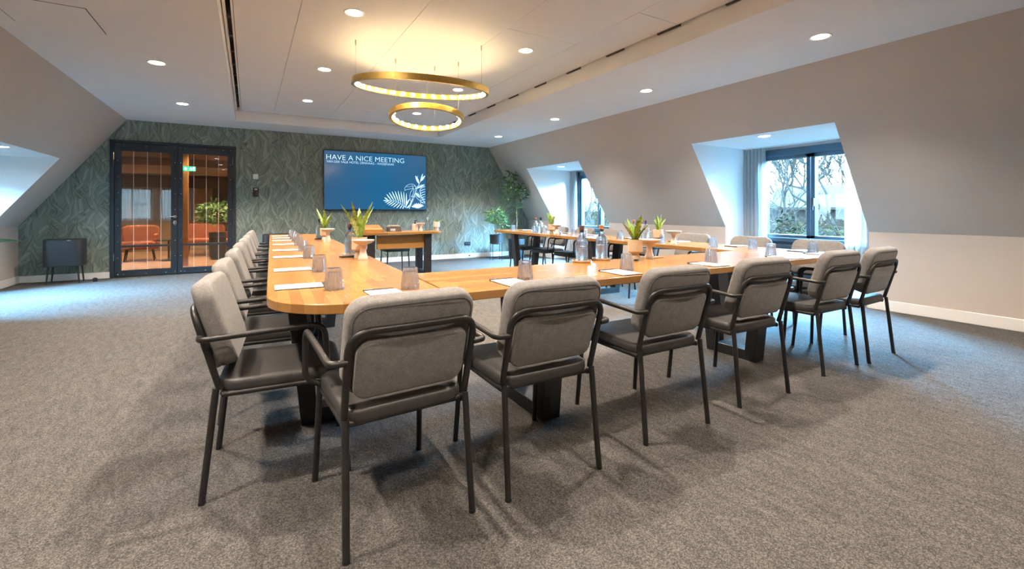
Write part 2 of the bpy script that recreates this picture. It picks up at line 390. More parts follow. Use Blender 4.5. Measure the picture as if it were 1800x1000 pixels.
# ------------------------------------------------------------ room shell
def zr(x): return ZC-(x-XR)/SLR
XDR = XR+(ZC-ZDR)*SLR; XDL = XL-(ZC-ZDL)*SLL
fl = MB(); fl.box(XNL, XN, YF, YB, -.12, 0); struct('floor', fl.mesh('floor', 'carpet', False))
# lowered ceiling border around the recess
RX0, RX1, RY0, RY1, ZT = -.20, 3.40, -2.3, 8.95, 2.80
cb = MB()
for x0, x1, y0, y1 in ((XL-.05, RX0, YF, YB), (RX1, XR+.05, YF, YB), (RX0, RX1, RY1, YB), (RX0, RX1, YF, RY0)): cb.box(x0, x1, y0, y1, ZC, ZT+.12)
ceil = struct('ceiling', cb.mesh('ceiling', 'white', False))
cv = MB(); cv.box(RX0-.02, RX1+.02, RY0-.02, RY1+.02, ZT+.09, ZT+.12)
struct('slot_backing', cv.mesh('slot_backing', 'dark', False), ceil)
xs = [-.115, .37, 1.27, 2.07, 2.88, 3.375]
ys = [[-2.27, .4, 3.7, 8.92], [-2.27, 2.2, 8.92], [-2.27, 1.3, 6.6, 8.92], [-2.27, 3.68, 8.92], [-2.27, 2.82, 8.92]]
ys[0] = [-2.27, 8.92]
for i in range(5):
    for j in range(len(ys[i])-1):
        pm = MB(); pm.box(xs[i]+.002, xs[i+1]-.002, ys[i][j]+.002, ys[i][j+1]-.002, ZT, ZT+.03)
        struct('ceiling_panel', pm.mesh('ceiling_panel', 'panel', False), ceil)
# linear air slot on the left of the recess, with its spacers; clips in the thin right joint
sl = MB(); sl.box(-.192, -.172, RY0+.05, RY1-.02, ZT-.01, ZT+.04); sl.box(-.134, -.118, RY0+.05, RY1-.02, ZT-.004, ZT+.04)
sg = thing('air_slot', 'long dark linear air slot along left edge of the ceiling recess', 'vent', (0,0,0))
link('slot_rail', sl.mesh('slot_rail', 'panel', False), sg)
sm = MB(); sm.box(-.172, -.134, -.025, .025, 0, .02); smm = sm.mesh('spacer', 'lobbydark', False)
for k in range(14): link('spacer', smm, sg, (0, 2.2+k*.5, ZT+.01))
cl = MB(); cl.box(3.376, 3.397, -.13, .13, -.012, .02); clm = cl.mesh('joint_clip', 'lobbydark', False)
cg = thing('joint_clips', 'row of dark clips in the joint along right edge of ceiling recess', 'clips')
for k in range(11): link('joint_clip', clm, cg, (0, 1.5+k*.72, ZT))
# hatch in the left border
hm = MB()
hx0, hx1, hy0, hy1 = -1.62, -1.06, 4.55, 5.13
for a in ((hx0, hx1, hy0, hy0+.006), (hx0, hx1, hy1-.006, hy1), (hx0, hx0+.006, hy0, hy1), (hx1-.006, hx1, hy0, hy1)): hm.box(*a, ZC-.0015, ZC+.001)
hatch = thing('ceiling_hatch', 'square white access hatch flush in ceiling above left slope', 'hatch')
link('hatch_joint', hm.mesh('hatch_joint', 'lobbydark', False), hatch)
hp = MB(); hp.box(hx0+.006, hx1-.006, hy0+.006, hy1-.006, ZC-.003, ZC+.001); link('hatch_panel', hp.mesh('hatch_panel', 'white', False), hatch)

def side_wall(name, right):
    m = MB()
    x0, xk, xn, zd, D = (XR, XKR, XN, ZDR, DR) if right else (XL, XKL, XNL, ZDL, DL)
    xd = XDR if right else XDL; sg = 1 if right else -1
    def q(*p): m.add([(x, y, z) for x, y, z in p], [tuple(range(len(p)))])
    y = YF; t = .0
    for a, b in D:
        m.mat(0); q((x0,y,ZC),(xk,y,ZK),(xk,a,ZK),(x0,a,ZC)); q((xk,y,ZK),(xk,y,0),(xk,a,0),(xk,a,ZK))
        q((x0,a,ZC),(xd,a,zd),(xd,b,zd),(x0,b,ZC))
        m.mat(1)
        for yy in (a, b): q((xd,yy,zd),(xk,yy,ZK),(xk,yy,0),(xn,yy,0),(xn,yy,zd))
        q((xd,a,zd),(xn,a,zd),(xn,b,zd),(xd,b,zd))
        c = (a+b)/2; w = .74; zb, zt = (.05, zd-.045)
        # back wall of the niche round the window opening
        q((xn,a,0),(xn,c-w,0),(xn,c-w,zd),(xn,a,zd)); q((xn,c+w,0),(xn,b,0),(xn,b,zd),(xn,c+w,zd))
        q((xn,c-w,zt),(xn,c+w,zt),(xn,c+w,zd),(xn,c-w,zd)); q((xn,c-w,0),(xn,c+w,0),(xn,c+w,zb),(xn,c-w,zb))
        y = b
    m.mat(0); q((x0,y,ZC),(xk,y,ZK),(xk,YB,ZK),(x0,YB,ZC)); q((xk,y,ZK),(xk,y,0),(xk,YB,0),(xk,YB,ZK))
    return struct(name, m.flat(name, ['taupe', 'white']))
wr = side_wall('wall_right', True); wl = side_wall('wall_left', False)
# back wall with wallpaper (double door opening) and front wall behind the camera
DX0, DX1, DZ = -1.98, -.212, 2.28
def gable(name, y0, y1, polys, mat):
    m = MB()
    for p in polys:
        n = len(p); m.add([(x,y0,z) for x,z in p]+[(x,y1,z) for x,z in p],
                          [tuple(range(n)), tuple(range(n,2*n))[::-1]]+[(i,n+i,n+(i+1)%n,(i+1)%n) for i in range(n)])
    return struct(name, m.mesh(name, mat, False))
zl = ZC-(XL-DX0)/SLL
gable('wall_back', YB, YB+.12, [[(XKL,0),(DX0,0),(DX0,zl),(XKL,ZK)], [(DX0,DZ),(DX1,DZ),(DX1,ZC),(XL,ZC),(DX0,zl)], [(DX1,0),(XKR,0),(XKR,ZK),(XR,ZC),(DX1,ZC)]], 'wallpaper')
gable('wall_front', YF-.1, YF, [[(XKL,0),(XKR,0),(XKR,ZK),(XR,ZC),(XL,ZC),(XKL,ZK)]], 'taupe')
# baseboards
def bb(name, boxes):
    m = MB()
    for b in boxes: m.box(*b)
    struct(name, m.mesh(name, 'trim', True, 30, .004, 1))
bb('baseboard_back', [(XKL, DX0, YB-.016, YB, 0, .105), (DX1, XKR, YB-.016, YB, 0, .105)])
def sidebb(name, xk, xn, D, s):
    B = []; y = YF
    for a, b in D:
        B.append((min(xk, xk-s*.016), max(xk, xk-s*.016), y, a, 0, .115)); y = b
        B.append((min(xk-s*.016, xn), max(xk-s*.016, xn), a, a+.014, 0, .115)); B.append((min(xk-s*.016, xn), max(xk-s*.016, xn), b-.014, b, 0, .115))
    B.append((min(xk, xk-s*.016), max(xk, xk-s*.016), y, YB-.016, 0, .115)); bb(name, B)
sidebb('baseboard_right', XKR, XN, DR, 1); sidebb('baseboard_left', XKL, XNL, DL, -1)

# ------------------------------------------------------------ windows in the dormers
def make_window(idx, right, c):
    xn = XN if right else XNL; s = 1 if right else -1; zd = ZDR if right else ZDL
    o = struct(f'window_{idx}', None, None, (xn, c, 0))
    w, zt = .74, zd-.045
    f = MB(); d0, d1 = sorted((-s*.05, s*.09))
    f.box(d0, d1, -w, -w+.075, .70, zt); f.box(d0, d1, w-.075, w, .70, zt); f.box(d0, d1, -w, w, zt-.10, zt); f.box(d0, d1, -w, w, .66, .715)
    link('window_frame', f.mesh('window_frame', 'frame', True, 30, .004, 1), o)
    for sg in (-1, 1):
        h = MB(); e0, e1 = sorted((-s*.03, s*.06)); y0, y1 = sorted((sg*.006, sg*(w-.075)))
        for b in ((y0, y0+.05, .72, zt-.10), (y1-.05, y1, .72, zt-.10), (y0, y1, .72, .765), (y0, y1, zt-.15, zt-.10)): h.box(e0, e1, *b)
        sash = link('sash', h.mesh('sash', 'frame', True, 30, .003, 1), o)
        p = MB(); p.box(s*.012-.004, s*.012+.004, y0+.045, y1-.045, .76, zt-.145)
        link('glass_pane', p.mesh('glass_pane', 'pane', False), sash)
    h = MB(); e0, e1 = sorted((-s*.075, -s*.03)); h.box(e0, e1, -.06, -.03, 1.17, 1.28); h.box(*sorted((-s*.085, -s*.07)), -.055, -.035, 1.12, 1.25)
    link('window_handle', h.mesh('window_handle', 'plastic_b', True), o)
    # slatted convector cover below the frame
    k = MB(); e0, e1 = sorted((-s*.01, s*.09)); k.box(e0, e1, -w, w, .05, .66); cv = link('convector_cover', k.mesh('convector_cover', 'frame', False), o)
    lm = MB(); e0, e1 = sorted((-s*.035, -s*.01)); lm.box(e0, e1, -w+.02, w-.02, 0, .035); lmm = lm.mesh('slat', 'frame', True, 30, .003, 1)
    lt = MB(); lt.box(e0-.004*(s > 0), e1+.004*(s < 0), -w+.02, w-.02, .035, .042); ltm = lt.mesh('slat_edge', 'chrome', False)
    for j in range(6):
        link('slat', lmm, cv, (0, 0, .10+j*.095)); link('slat_edge', ltm, cv, (0, 0, .10+j*.095))
    return o
n = 0
for a, b in DR: n += 1; make_window(n, True, (a+b)/2)
for a, b in DL: n += 1; make_window(n, False, (a+b)/2)
for a, b in DR: portal('window_portal', (XN+.1, (a+b)/2, 1.35), (0, PI/2, 0), 1.3, 1.48)
for a, b in DL: portal('window_portal', (XNL-.1, (a+b)/2, 1.25), (0, -PI/2, 0), 1.15, 1.48)
# curtains and their rails
def curtain(x, y0, y1, z0, z1, label, folds=7, group=None):
    m = MB(); n = folds*8; rows = [z0, z0+.4, (z0+z1)/2, z1-.25, z1-.06, z1]
    vs = []; fs = []
    for j, z in enumerate(rows):
        amp = .032 if j < 4 else .018
        for i in range(n+1):
            t = i/n; vs.append((x+amp*math.sin(t*folds*2*PI+.5*math.sin(j*1.3+t*5))+.006*math.sin(j+t*40), y0+(y1-y0)*t+.006*math.sin(j*2+t*23), z))
    for j in range(len(rows)-1):
        for i in range(n): fs.append((j*(n+1)+i, j*(n+1)+i+1, (j+1)*(n+1)+i+1, (j+1)*(n+1)+i))
    m.add(vs, fs); me = m.flat('curtain', 'curtain' and ['curtain'])
    for p in me.polygons: p.use_smooth = True
    solo('curtain', me, label, 'curtain', group=group)
curtain(XN-.13, 3.92, 4.25, .04, ZDR-.01, 'sheer pale blue curtain gathered left of the wide right-hand window', 6)
curtain(XN-.13, 2.475, 2.90, .04, ZDR-.01, 'sheer pale curtain hanging at right side of the wide right-hand window', 7)
curtain(XN-.13, 8.40, 8.62, .04, ZDR-.01, 'sheer pale curtain in the far right dormer near the tall plant', 5)
for (a, b), nm in zip(DR, ('nearer', 'farther')):
    r = MB(); r.box(XN-.16, XN-.10, a+.02, b-.02, ZDR-.012, ZDR)
    solo('curtain_rail', r.mesh('curtain_rail', 'trim', False), f'white curtain rail on ceiling of the {nm} right dormer niche', 'curtain rail')

# ------------------------------------------------------------ double glazed door
def leaf(idx, x0, x1, gx0, gx1, handle):
    o = struct(f'door_{idx}', None, None, (0, YB, 0))
    f = MB(); y0, y1 = .0, .06
    f.box(x0, gx0, y0, y1, .01, 2.235); f.box(gx1, x1, y0, y1, .01, 2.235); f.box(gx0, gx1, y0, y1, .01, .115); f.box(gx0, gx1, y0, y1, 2.105, 2.235)
    f.box(gx0, gx1, y0+.01, y1-.01, .495, .53)
    link('leaf_frame', f.mesh('leaf_frame', 'doorframe', True, 30, .004, 1), o)
    for z0, z1 in ((.113, .497), (.528, 2.107)):
        p = MB(); p.box(gx0-.004, gx1+.004, .028, .034, z0, z1); link('glass_pane', p.mesh('glass_pane', 'doorpane', False), o)
    c = MB(); c.box(-.0025, .0025, .018, .028, .115, 2.105); cm = c.mesh('glazing_bar', 'plastic_w', False)
    for t in (.24, .515, .79): link('glazing_bar', cm, o, (gx0+(gx1-gx0)*t, 0, 0))
    r = MB(); T = lambda x, z: Matrix.Translation((x, 0, z)) @ Matrix.Rotation(PI/2, 4, 'X')
    for z in [.05+k*.27 for k in range(9)]:
        for x in (x0+.045, x1-.03): r.lathe([(.008, 0), (.008, .003), (.004, .006)], 8, T(x, z))
    for t in (.05, .5, .9):
        for z in (2.20, .045): r.lathe([(.008, 0), (.008, .003), (.004, .006)], 8, T(gx0+(gx1-gx0)*t, z))
    tag(link('screws', r.mesh('screws', 'chrome'), o), kind='stuff')
    hx = x0 if handle else x1
    for z in (.28, 1.95):
        h = MB(); h.lathe([(.011, 0), (.011, .12)], 8, Matrix.Translation((hx+(-.008 if handle else .008), -.012, z))); link('hinge', h.mesh('hinge', 'chrome'), o)
    if handle:
        h = MB(); hx = -1.115
        h.lathe([(.026, 0), (.026, .008)], 14, T(hx, 1.005)); h.lathe([(.01, 0), (.01, .05)], 8, T(hx, 1.005)); h.tube(fillet([(hx, -.05, 1.005), (hx-.12, -.05, 1.005), (hx-.125, -.03, 1.005)], .02), .009)
        link('door_handle', h.mesh('door_handle', 'chrome'), o)
        h = MB(); h.slab(.045, .075, .01, .02, .003, Matrix.Translation((hx, 0, .90)) @ Matrix.Rotation(PI/2, 4, 'X')); link('lock_plate', h.mesh('lock_plate', 'chrome'), o)
leaf(1, -1.925, -1.083, -1.842, -1.174, True)
leaf(2, -1.078, -.262, -1.008, -.340, False)
t = MB(); t.box(DX0, -1.93, -.025, .12, 0, DZ); t.box(-.257, DX1, -.025, .12, 0, DZ); t.box(DX0, DX1, -.025, .12, 2.24, DZ)
struct('trim_1', t.mesh('trim_1', 'doorframe', True, 30, .005, 1), None, (0, YB, 0))

# ------------------------------------------------------------ downlights
def downlight_meshes():
    r = MB(); r.lathe([(.066, -.002), (.082, -.006), (.088, 0), (.082, .004), (.066, .004), (.066, -.002)], 24, cap=False)
    h = MB(); h.lathe([(.041, .004), (.030, .03)], 20, cap=False)
    b = MB(); b.lathe([(.063, -.0035), (.03, -.006), (.001, -.0065)], 20, cap=False)
    return r.mesh('trim_ring', 'trim'), b.mesh('lens', 'lamp')
ringm, lensm = downlight_meshes()
def downlight(x, y, z, label, power=1.0, col=SPOT_COL, big=1.0):
    o = thing('downlight', label, 'ceiling light', (x, y, z), 0, 'recessed ceiling downlights')
    link('trim_ring', ringm, o); link('lens', lensm, o)
    l = bpy.data.lights.new('downlight_beam', 'SPOT'); l.energy = SPOT_W*power; l.color = col; l.spot_size = math.radians(120); l.spot_blend = .6; l.shadow_soft_size = .02
    q = link('downlight_beam', l, o, (0, 0, -.03))
    return o
for y, t in ((7.925, 'nearer the wallpapered wall'), (5.859, 'nearer the access hatch')): downlight(-.82, y, ZC, f'downlight in left ceiling border, {t}')
for y, t in ((3.8, 'above the left chairs, just out of view'), (1.75, 'above the left foreground, out of view'), (-.3, 'behind the camera on the left')): downlight(-.82, y, ZC, f'downlight in left ceiling border {t}')
for k, (x, y) in enumerate(((4.309, 2.087), (4.348, 4.131), (4.392, 6.176), (4.419, 8.206))): downlight(x, y, ZC, f'downlight in right ceiling border, {ORD[k]} from the near end')
downlight(4.28, .05, ZC, 'downlight in right ceiling border behind the view', .6)
for k, y in enumerate((4.038, 5.84, 7.64)):
    downlight(.78, y, ZT, f'downlight in recessed ceiling left of the ring lamps, {ORD[k]} from the near end')
    downlight(2.53, y+.05, ZT, f'downlight in recessed ceiling right of the ring lamps, {ORD[k]} from the near end')
for x, t in ((.78, 'left'), (2.53, 'right')):
    for y, u in ((2.2, 'over the front table'), (.4, 'above the camera')): downlight(x, y, ZT, f'downlight in recessed ceiling {u} on the {t}', 1.0 if y > 1 else .45)
downlight(5.60, 3.36, ZDR, 'downlight in ceiling of the wide right dormer', .25); downlight(5.74, 7.85, ZDR, 'downlight in ceiling of the far right dormer', .25)
downlight(-2.50, 7.56, ZDL, 'downlight in ceiling of the left dormer', .25)
sd = MB(); sd.lathe([(.055, 0), (.055, -.012), (.03, -.03), (.028, -.045), (.001, -.047)], 18)
solo('smoke_detector', sd.mesh('smoke_detector', 'plastic_w'), 'small round white smoke detector on recessed ceiling', 'smoke detector', (1.73, 7.86, ZT))

# ------------------------------------------------------------ ring chandeliers
def chandelier(name, label, ctr, R, tx, ty, nb, hgt, anchors):
    n = Vector((-tx, -ty, 1)).normalized(); a = Vector((1, 0, tx)).normalized(); b = n.cross(a)
    T = Matrix((( a.x, b.x, n.x, 0), (a.y, b.y, n.y, 0), (a.z, b.z, n.z, 0), (0, 0, 0, 1)))
    o = thing(name, label, 'chandelier', ctr)
    m = MB(); m.lathe([(R-.034, 0), (R, 0), (R, hgt), (R-.022, hgt), (R-.022, hgt-.004), (R-.006, hgt-.004)], 72, T, cap=False)
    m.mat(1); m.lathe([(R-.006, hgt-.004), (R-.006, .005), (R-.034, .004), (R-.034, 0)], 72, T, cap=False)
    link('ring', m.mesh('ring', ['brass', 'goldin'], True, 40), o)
    bm_ = MB(); bm_.sphere((0, 0, 0), .021, 10, 7); bme = bm_.mesh('bulb', 'bulb')
    sk = MB(); sk.lathe([(.012, 0), (.012, .022)], 8, Matrix.Rotation(PI/2, 4, 'Y')); ske = sk.mesh('bulb_socket', 'brass')
    for k in range(nb):
        t = 2*PI*k/nb; p = T @ Vector(((R-.040)*math.cos(t), (R-.040)*math.sin(t), hgt*.5+.002))
        bl = link('bulb', bme, o, p)
        link('bulb_socket', ske, bl, (T @ Vector((math.cos(t)*.018, math.sin(t)*.018, 0))), (0, 0, t))
    for ax, ay, frm in anchors:
        dv = Vector((ax-ctr[0], ay-ctr[1], 0)); dv.normalize()
        p = T @ Vector((dv.x*(R-.012), dv.y*(R-.012), hgt)) if frm is None else Vector(frm)
        q = Vector((ax-ctr[0], ay-ctr[1], ZT-ctr[2])) if frm is None else Vector((ax, ay, ZT))-Vector(ctr)
        w = MB(); w.tube([p, q], .0016, 5); w.tube([q-Vector((0, 0, .05)), q], .006, 8)
        link('suspension_wire', w.mesh('suspension_wire', 'wirem'), o)
ANG1 = (3.25, -.90, 1.16)
c1 = (1.619, 4.75, 2.405)
an = []
for t in ANG1: an.append((c1[0]+.71*math.cos(t), c1[1]+.71*math.sin(t), None))
chandelier('ring_chandelier', 'larger brass ring chandelier with glowing round bulbs, hung near the ceiling', c1, .724, .008, .126, 36, .062, an)
c2 = (1.673, 4.745, 2.09)
an = []
for t in (1.0, 2.3, .1): an.append((c2[0]+.39*math.cos(t), c2[1]+.39*math.sin(t), None))
chandelier('ring_chandelier', 'smaller brass ring chandelier hanging below the larger ring', c2, .402, -.068, -.107, 24, .056, an)

# ------------------------------------------------------------ wall-mounted things on the back wall
TX0, TX1, TZ0, TZ1 = 1.283, 3.415, 1.113, 2.325
tv = thing('wall_screen', 'wide wall-mounted display with blue welcome slide on wallpapered wall', 'screen', ((TX0+TX1)/2, YB, (TZ0+TZ1)/2))
hw, hh = (TX1-TX0)/2, (TZ1-TZ0)/2
m = MB(); m.box(-hw, hw, -.065, -.015, -hh, hh); link('screen_housing', m.mesh('screen_housing', 'plastic_b', True, 30, .004, 1), tv)
m = MB(); m.box(-.5, .5, -.016, 0, -.25, .25); link('wall_bracket', m.mesh('wall_bracket', 'plastic_b', False), tv)
m = MB(); m.box(-hw+.012, hw-.012, -.0665, -.0645, -hh+.022, hh-.012); disp = link('display', m.mesh('display', 'screen', False), tv)
m = MB(); m.box(-.02, .02, -.067, -.064, -hh+.006, -hh+.012); link('status_strip', m.mesh('status_strip', 'chrome', False), tv)
def text_parts(txt, x0, x1, zc, cap, name, parent, y, split):
    """a line of lettering fitted between x0 and x1; each letter a flat piece of its own when split"""
    cu = bpy.data.curves.new('t', 'FONT'); cu.extrude = 0; cu.offset = -.012; cu.resolution_u = 3; ob = bpy.data.objects.new('t', cu); C.objects.link(ob)
    def get(body):
        cu.body = body; dg = bpy.context.evaluated_depsgraph_get(); dg.update(); return bpy.data.meshes.new_from_object(ob.evaluated_get(dg))
    full = get(txt); xs_ = [v.co.x for v in full.vertices]; ys_ = [v.co.y for v in full.vertices]; s = (x1-x0)/(max(xs_)-min(xs_)); mx, my = min(xs_), (max(ys_)+min(ys_))/2; sy = cap/(max(ys_)-min(ys_))
    if not split: jobs = [full]
    else:
        jobs = []
        for i, c in enumerate(txt):
            if c == ' ': continue
            me = get(c); end = max(v.co.x for v in get(txt[:i+1]).vertices); dx = end-max(v.co.x for v in me.vertices)
            for v in me.vertices: v.co.x += dx
            jobs.append(me)
    for me in jobs:
        for v in me.vertices: v.co = ((v.co.x-mx)*s+x0, 0, (v.co.y-my)*sy+zc)
        me.materials.clear(); me.materials.append(M['screen_ink']); o = link(name, me, parent, (0, y, 0))
        if not split: tag(o, kind='stuff')
    bpy.data.objects.remove(ob)
def pu(x, y):      # slide coordinates (read off the photograph) -> metres on the screen
    top = 100+(x-70)*.0652; bot = 922
    return (-hw+.012+(x-70)/1385*(2*hw-.024), hh-.012-(y-top)/(bot-top)*(2*hh-.034))
x0, z0 = pu(96, 190); x1, _ = pu(1130, 250)
text_parts('HAVE A NICE MEETING', x0, x1, z0, .098, 'letter', disp, -.0672, True)
x1, _ = pu(986, 300); _, z1 = pu(96, 253)
text_parts('VAN DER VALK HOTEL DENHAAG - WASSENAAR', x0, x1, z1, .046, 'subline_lettering', disp, -.0672, False)
art = MB()
def stroke(pts, w=5.0, taper=True):
    P = [Vector(pu(*p)) for p in pts]; ww = w*.00155*.36; L = []; Rr = []
    for i, p in enumerate(P):
        d = (P[min(i+1, len(P)-1)]-P[max(i-1, 0)]).normalized(); nn = Vector((-d.y, d.x))*ww
        L.append((p+nn)); Rr.append((p-nn))
    vs = [(q.x, 0, q.y) for q in L+Rr]; k = len(P)
    art.add(vs, [(i, i+1, k+i+1, k+i) for i in range(k-1)])
def lens(p, q, w):
    a, b = Vector(pu(*p)), Vector(pu(*q)); d = b-a; nn = Vector((-d.y, d.x)).normalized()*w*.0012
    pts = [a]+[a+d*t+nn*math.sin(PI*t)**.7 for t in (.2, .45, .7, .9)]+[b]+[a+d*t-nn*math.sin(PI*t)**.7 for t in (.9, .7, .45, .2)]
    art.add([(p.x, 0, p.y) for p in pts], [tuple(range(len(pts)))])
rib = [(1160, 900), (1120, 868), (1070, 835), (1010, 808), (940, 795), (860, 798)]
stroke(rib, 6)
ups = [(1165, 695), (1125, 672), (1085, 668), (1042, 660), (1000, 664), (955, 668), (915, 684), (880, 708), (852, 755)]
for i, tip in enumerate(ups):
    t = i/(len(ups)-1)*4.4; k = min(int(t), 4); f = t-k; b0 = (rib[k][0]*(1-f)+rib[k+1][0]*f, rib[k][1]*(1-f)+rib[k+1][1]*f)
    lens(b0, tip, 10)
for i, tip in enumerate([(835, 800), (858, 828), (880, 850), (905, 868), (940, 880), (975, 895), (1020, 908), (1070, 912), (1110, 915)]):
    t = 4.6-i/8*3.8; k = min(int(t), 4); f = t-k; b0 = (rib[k][0]*(1-f)+rib[k+1][0]*f, rib[k][1]*(1-f)+rib[k+1][1]*f)
    lens(b0, tip, 8)
stroke([(1140, 660), (1140, 625), (1165, 595), (1205, 575), (1255, 570), (1290, 588), (1305, 618), (1300, 645)], 5)
stroke([(1140, 660), (1165, 648), (1210, 640), (1252, 632), (1272, 645)], 5); stroke([(1160, 610), (1200, 608), (1245, 600)], 4); stroke([(1245, 580), (1255, 610), (1272, 640)], 4)
for k in range(8): pass
stroke([(1280+22*math.cos(t*PI/6), 620+24*math.sin(t*PI/6)) for t in range(13)], 4)
stroke([(1255, 640), (1225, 685), (1213, 735), (1218, 790), (1232, 822)], 5); stroke([(1302, 648), (1298, 690), (1272, 735), (1245, 780), (1232, 822)], 5)
stroke([(1268, 650), (1262, 700), (1240, 755)], 4); stroke([(1280, 655), (1278, 700), (1255, 745)], 4)
stroke([(1205, 915), (1245, 830), (1285, 740), (1310, 660), (1340, 590), (1372, 535)], 6); stroke([(1225, 740), (1260, 745), (1290, 742)], 5)
lens((1352, 570), (1298, 455), 22); stroke([(1350, 565), (1320, 500), (1335, 455)], 5); lens((1368, 545), (1408, 425), 12); lens((1375, 535), (1442, 455), 17); stroke([(1385, 520), (1410, 480)], 4)
lens((1295, 640), (1435, 580), 14); stroke([(1310, 610), (1370, 585), (1435, 580)], 5)
for k in range(6):
    y = 620+k*34; stroke([(1440, y-12), (1400, y+2), (1368, y+22), (1372, y+40), (1410, y+30), (1442, y+22)], 5)
stroke([(1440, 600), (1385, 615), (1360, 660), (1375, 720), (1410, 790), (1442, 830)], 6)
lens((1295, 690), (1365, 760), 24); stroke([(1300, 690), (1290, 735), (1330, 775), (1400, 830), (1440, 838)], 5); stroke([(1330, 680), (1372, 740), (1440, 790)], 4)
for k in range(9):
    t = -.15+k*.43; lens((1335, 885), (1335+98*math.cos(PI+t*.83), 885-62*abs(math.sin(t*.83))+8), 11)
for k in range(6): lens((1335, 905), (1260+k*30, 880-12*(k % 2)), 9)
lens((1150, 880), (1205, 780), 14); lens((1165, 905), (1235, 850), 12); stroke([(1150, 885), (1180, 820), (1225, 770)], 5); lens((1190, 910), (1260, 770), 8)
tag(link('botanical_drawing', art.flat('botanical_drawing', ['screen_ink']), disp, (0, -.0674, 0)), 'white line drawing of a toucan among palm leaves')

m = MB(); m.slab(.085, .095, .012, .008, .003, Matrix.Rotation(PI/2, 4, 'X')); sw = thing('wall_switch', 'square white wall switch right of the glass door', 'switch', (.105, YB, 1.745))
link('switch_plate', m.mesh('switch_plate', 'plastic_w'), sw); m = MB(); m.slab(.06, .068, .006, .004, .002, Matrix.Translation((0, -.012, 0)) @ Matrix.Rotation(PI/2, 4, 'X')); link('rocker', m.mesh('rocker', 'plastic_w'), sw)
ip = thing('room_controller', 'black upright control unit on wallpaper below the white switch', 'controller', (.11, YB, 1.455))
m = MB(); m.slab(.095, .165, .022, .012, .004, Matrix.Rotation(PI/2, 4, 'X')); link('casing', m.mesh('casing', 'plastic_b'), ip)
m = MB(); m.slab(.05, .075, .003, .006, .001, Matrix.Translation((.008, -.022, -.025)) @ Matrix.Rotation(PI/2, 4, 'X')); link('keypad', m.mesh('keypad', 'leather'), ip)
m = MB(); m.slab(.05, .03, .003, .004, .001, Matrix.Translation((.0, -.022, .05)) @ Matrix.Rotation(PI/2, 4, 'X')); link('small_display', m.mesh('small_display', 'chrome'), ip)
so = thing('wall_socket', 'black double socket low on wallpapered wall', 'socket', (4.44, YB, .335))
m = MB(); m.slab(.155, .085, .012, .008, .003, Matrix.Rotation(PI/2, 4, 'X')); link('socket_plate', m.mesh('socket_plate', 'plastic_b'), so)
for s in (-1, 1):
    m = MB(); m.lathe([(.022, 0), (.024, .004)], 14, Matrix.Translation((s*.036, -.012, 0)) @ Matrix.Rotation(PI/2, 4, 'X')); link('socket_insert', m.mesh('socket_insert', 'leather'), so)
m = MB(); m.lathe([(.016, 0), (.016, .03), (.012, .035)], 10, Matrix.Rotation(PI/2, 4, 'X')); solo('door_bumper', m.mesh('door_bumper', 'plastic_b'), 'tiny black buffer on white baseboard under the wall socket', 'buffer', (4.48, YB-.016, .055))
m = MB(); m.lathe([(.03, 0), (.034, .03), (.03, .05), (.014, .062)], 12); solo('door_stop', m.mesh('door_stop', 'plastic_b'), 'small black door stop standing on carpet beside the glass door', 'door stop', (-2.085, 9.42, 0))

# ------------------------------------------------------------ tables
def rounded(pts, radii, seg=8):
    out = []; n = len(pts)
    for i in range(n):
        a, b, c = Vector(pts[i-1]), Vector(pts[i]), Vector(pts[(i+1) % n]); r = radii[i]
        if r <= 0: out.append(tuple(b)); continue
        d1, d2 = (a-b).normalized(), (c-b).normalized(); ang = d1.angle(d2); q = r/math.tan(ang/2); ctr = b+(d1+d2).normalized()*(r/math.sin(ang/2))
        p1, p2 = b+d1*q, b+d2*q; a1 = math.atan2(*(p1-ctr).yx); a2 = math.atan2(*(p2-ctr).yx); da = (a2-a1+PI) % (2*PI)-PI
        for k in range(seg+1): t = a1+da*k/seg; out.append((ctr.x+r*math.cos(t), ctr.y+r*math.sin(t)))
    return out
def top_mesh(pts, radii, mat, z0=.71, z1=.75):
    m = MB(); m.prism(rounded(pts, radii), z0, z1); return m.mesh('tabletop', mat, True, 35, .003, 1)
def trestle(base=.20, topw=.275, th=.115, h=.71):
    """flat steel frame, narrower at the floor, lying in the local x-z plane"""
    y0, y1 = -th/2, th/2; lw = .085
    def bar(p): 
        m = MB(); n = len(p)
        m.add([(x, y0, z) for x, z in p]+[(x, y1, z) for x, z in p], [tuple(range(n)), tuple(range(n, 2*n))[::-1]]+[(i, n+i, n+(i+1) % n, (i+1) % n) for i in range(n)])
        return m.mesh('trestle_bar', 'steel_black', True, 30, .003, 1)
    k = (topw-base)/h
    def xo(z): return base+k*z
    return [('trestle_leg', bar([(-xo(0), 0), (-xo(0)+lw, 0), (-xo(h)+lw, h), (-xo(h), h)])), ('trestle_leg', bar([(xo(0)-lw, 0), (xo(0), 0), (xo(h), h), (xo(h)-lw, h)])),
            ('foot_bar', bar([(-xo(0)+lw-.004, 0), (xo(0)-lw+.004, 0), (xo(.075)-lw+.004, .075), (-xo(.075)+lw-.004, .075)])), ('top_plate', bar([(-xo(h)+lw-.004, h-.012), (xo(h)-lw+.004, h-.012), (xo(h)-lw+.004, h), (-xo(h)+lw-.004, h)]))]
TR = trestle()
def add_trestle(t, x, y, rz):
    for nm, me in TR: link(nm, me, t, (x, y, 0), (0, 0, rz))
TILT = -.0366
LT = thing('conference_table', 'long oak-topped left wing of the U-shaped table, rounded near corner', 'table', (.514, 4.77, 0), TILT)
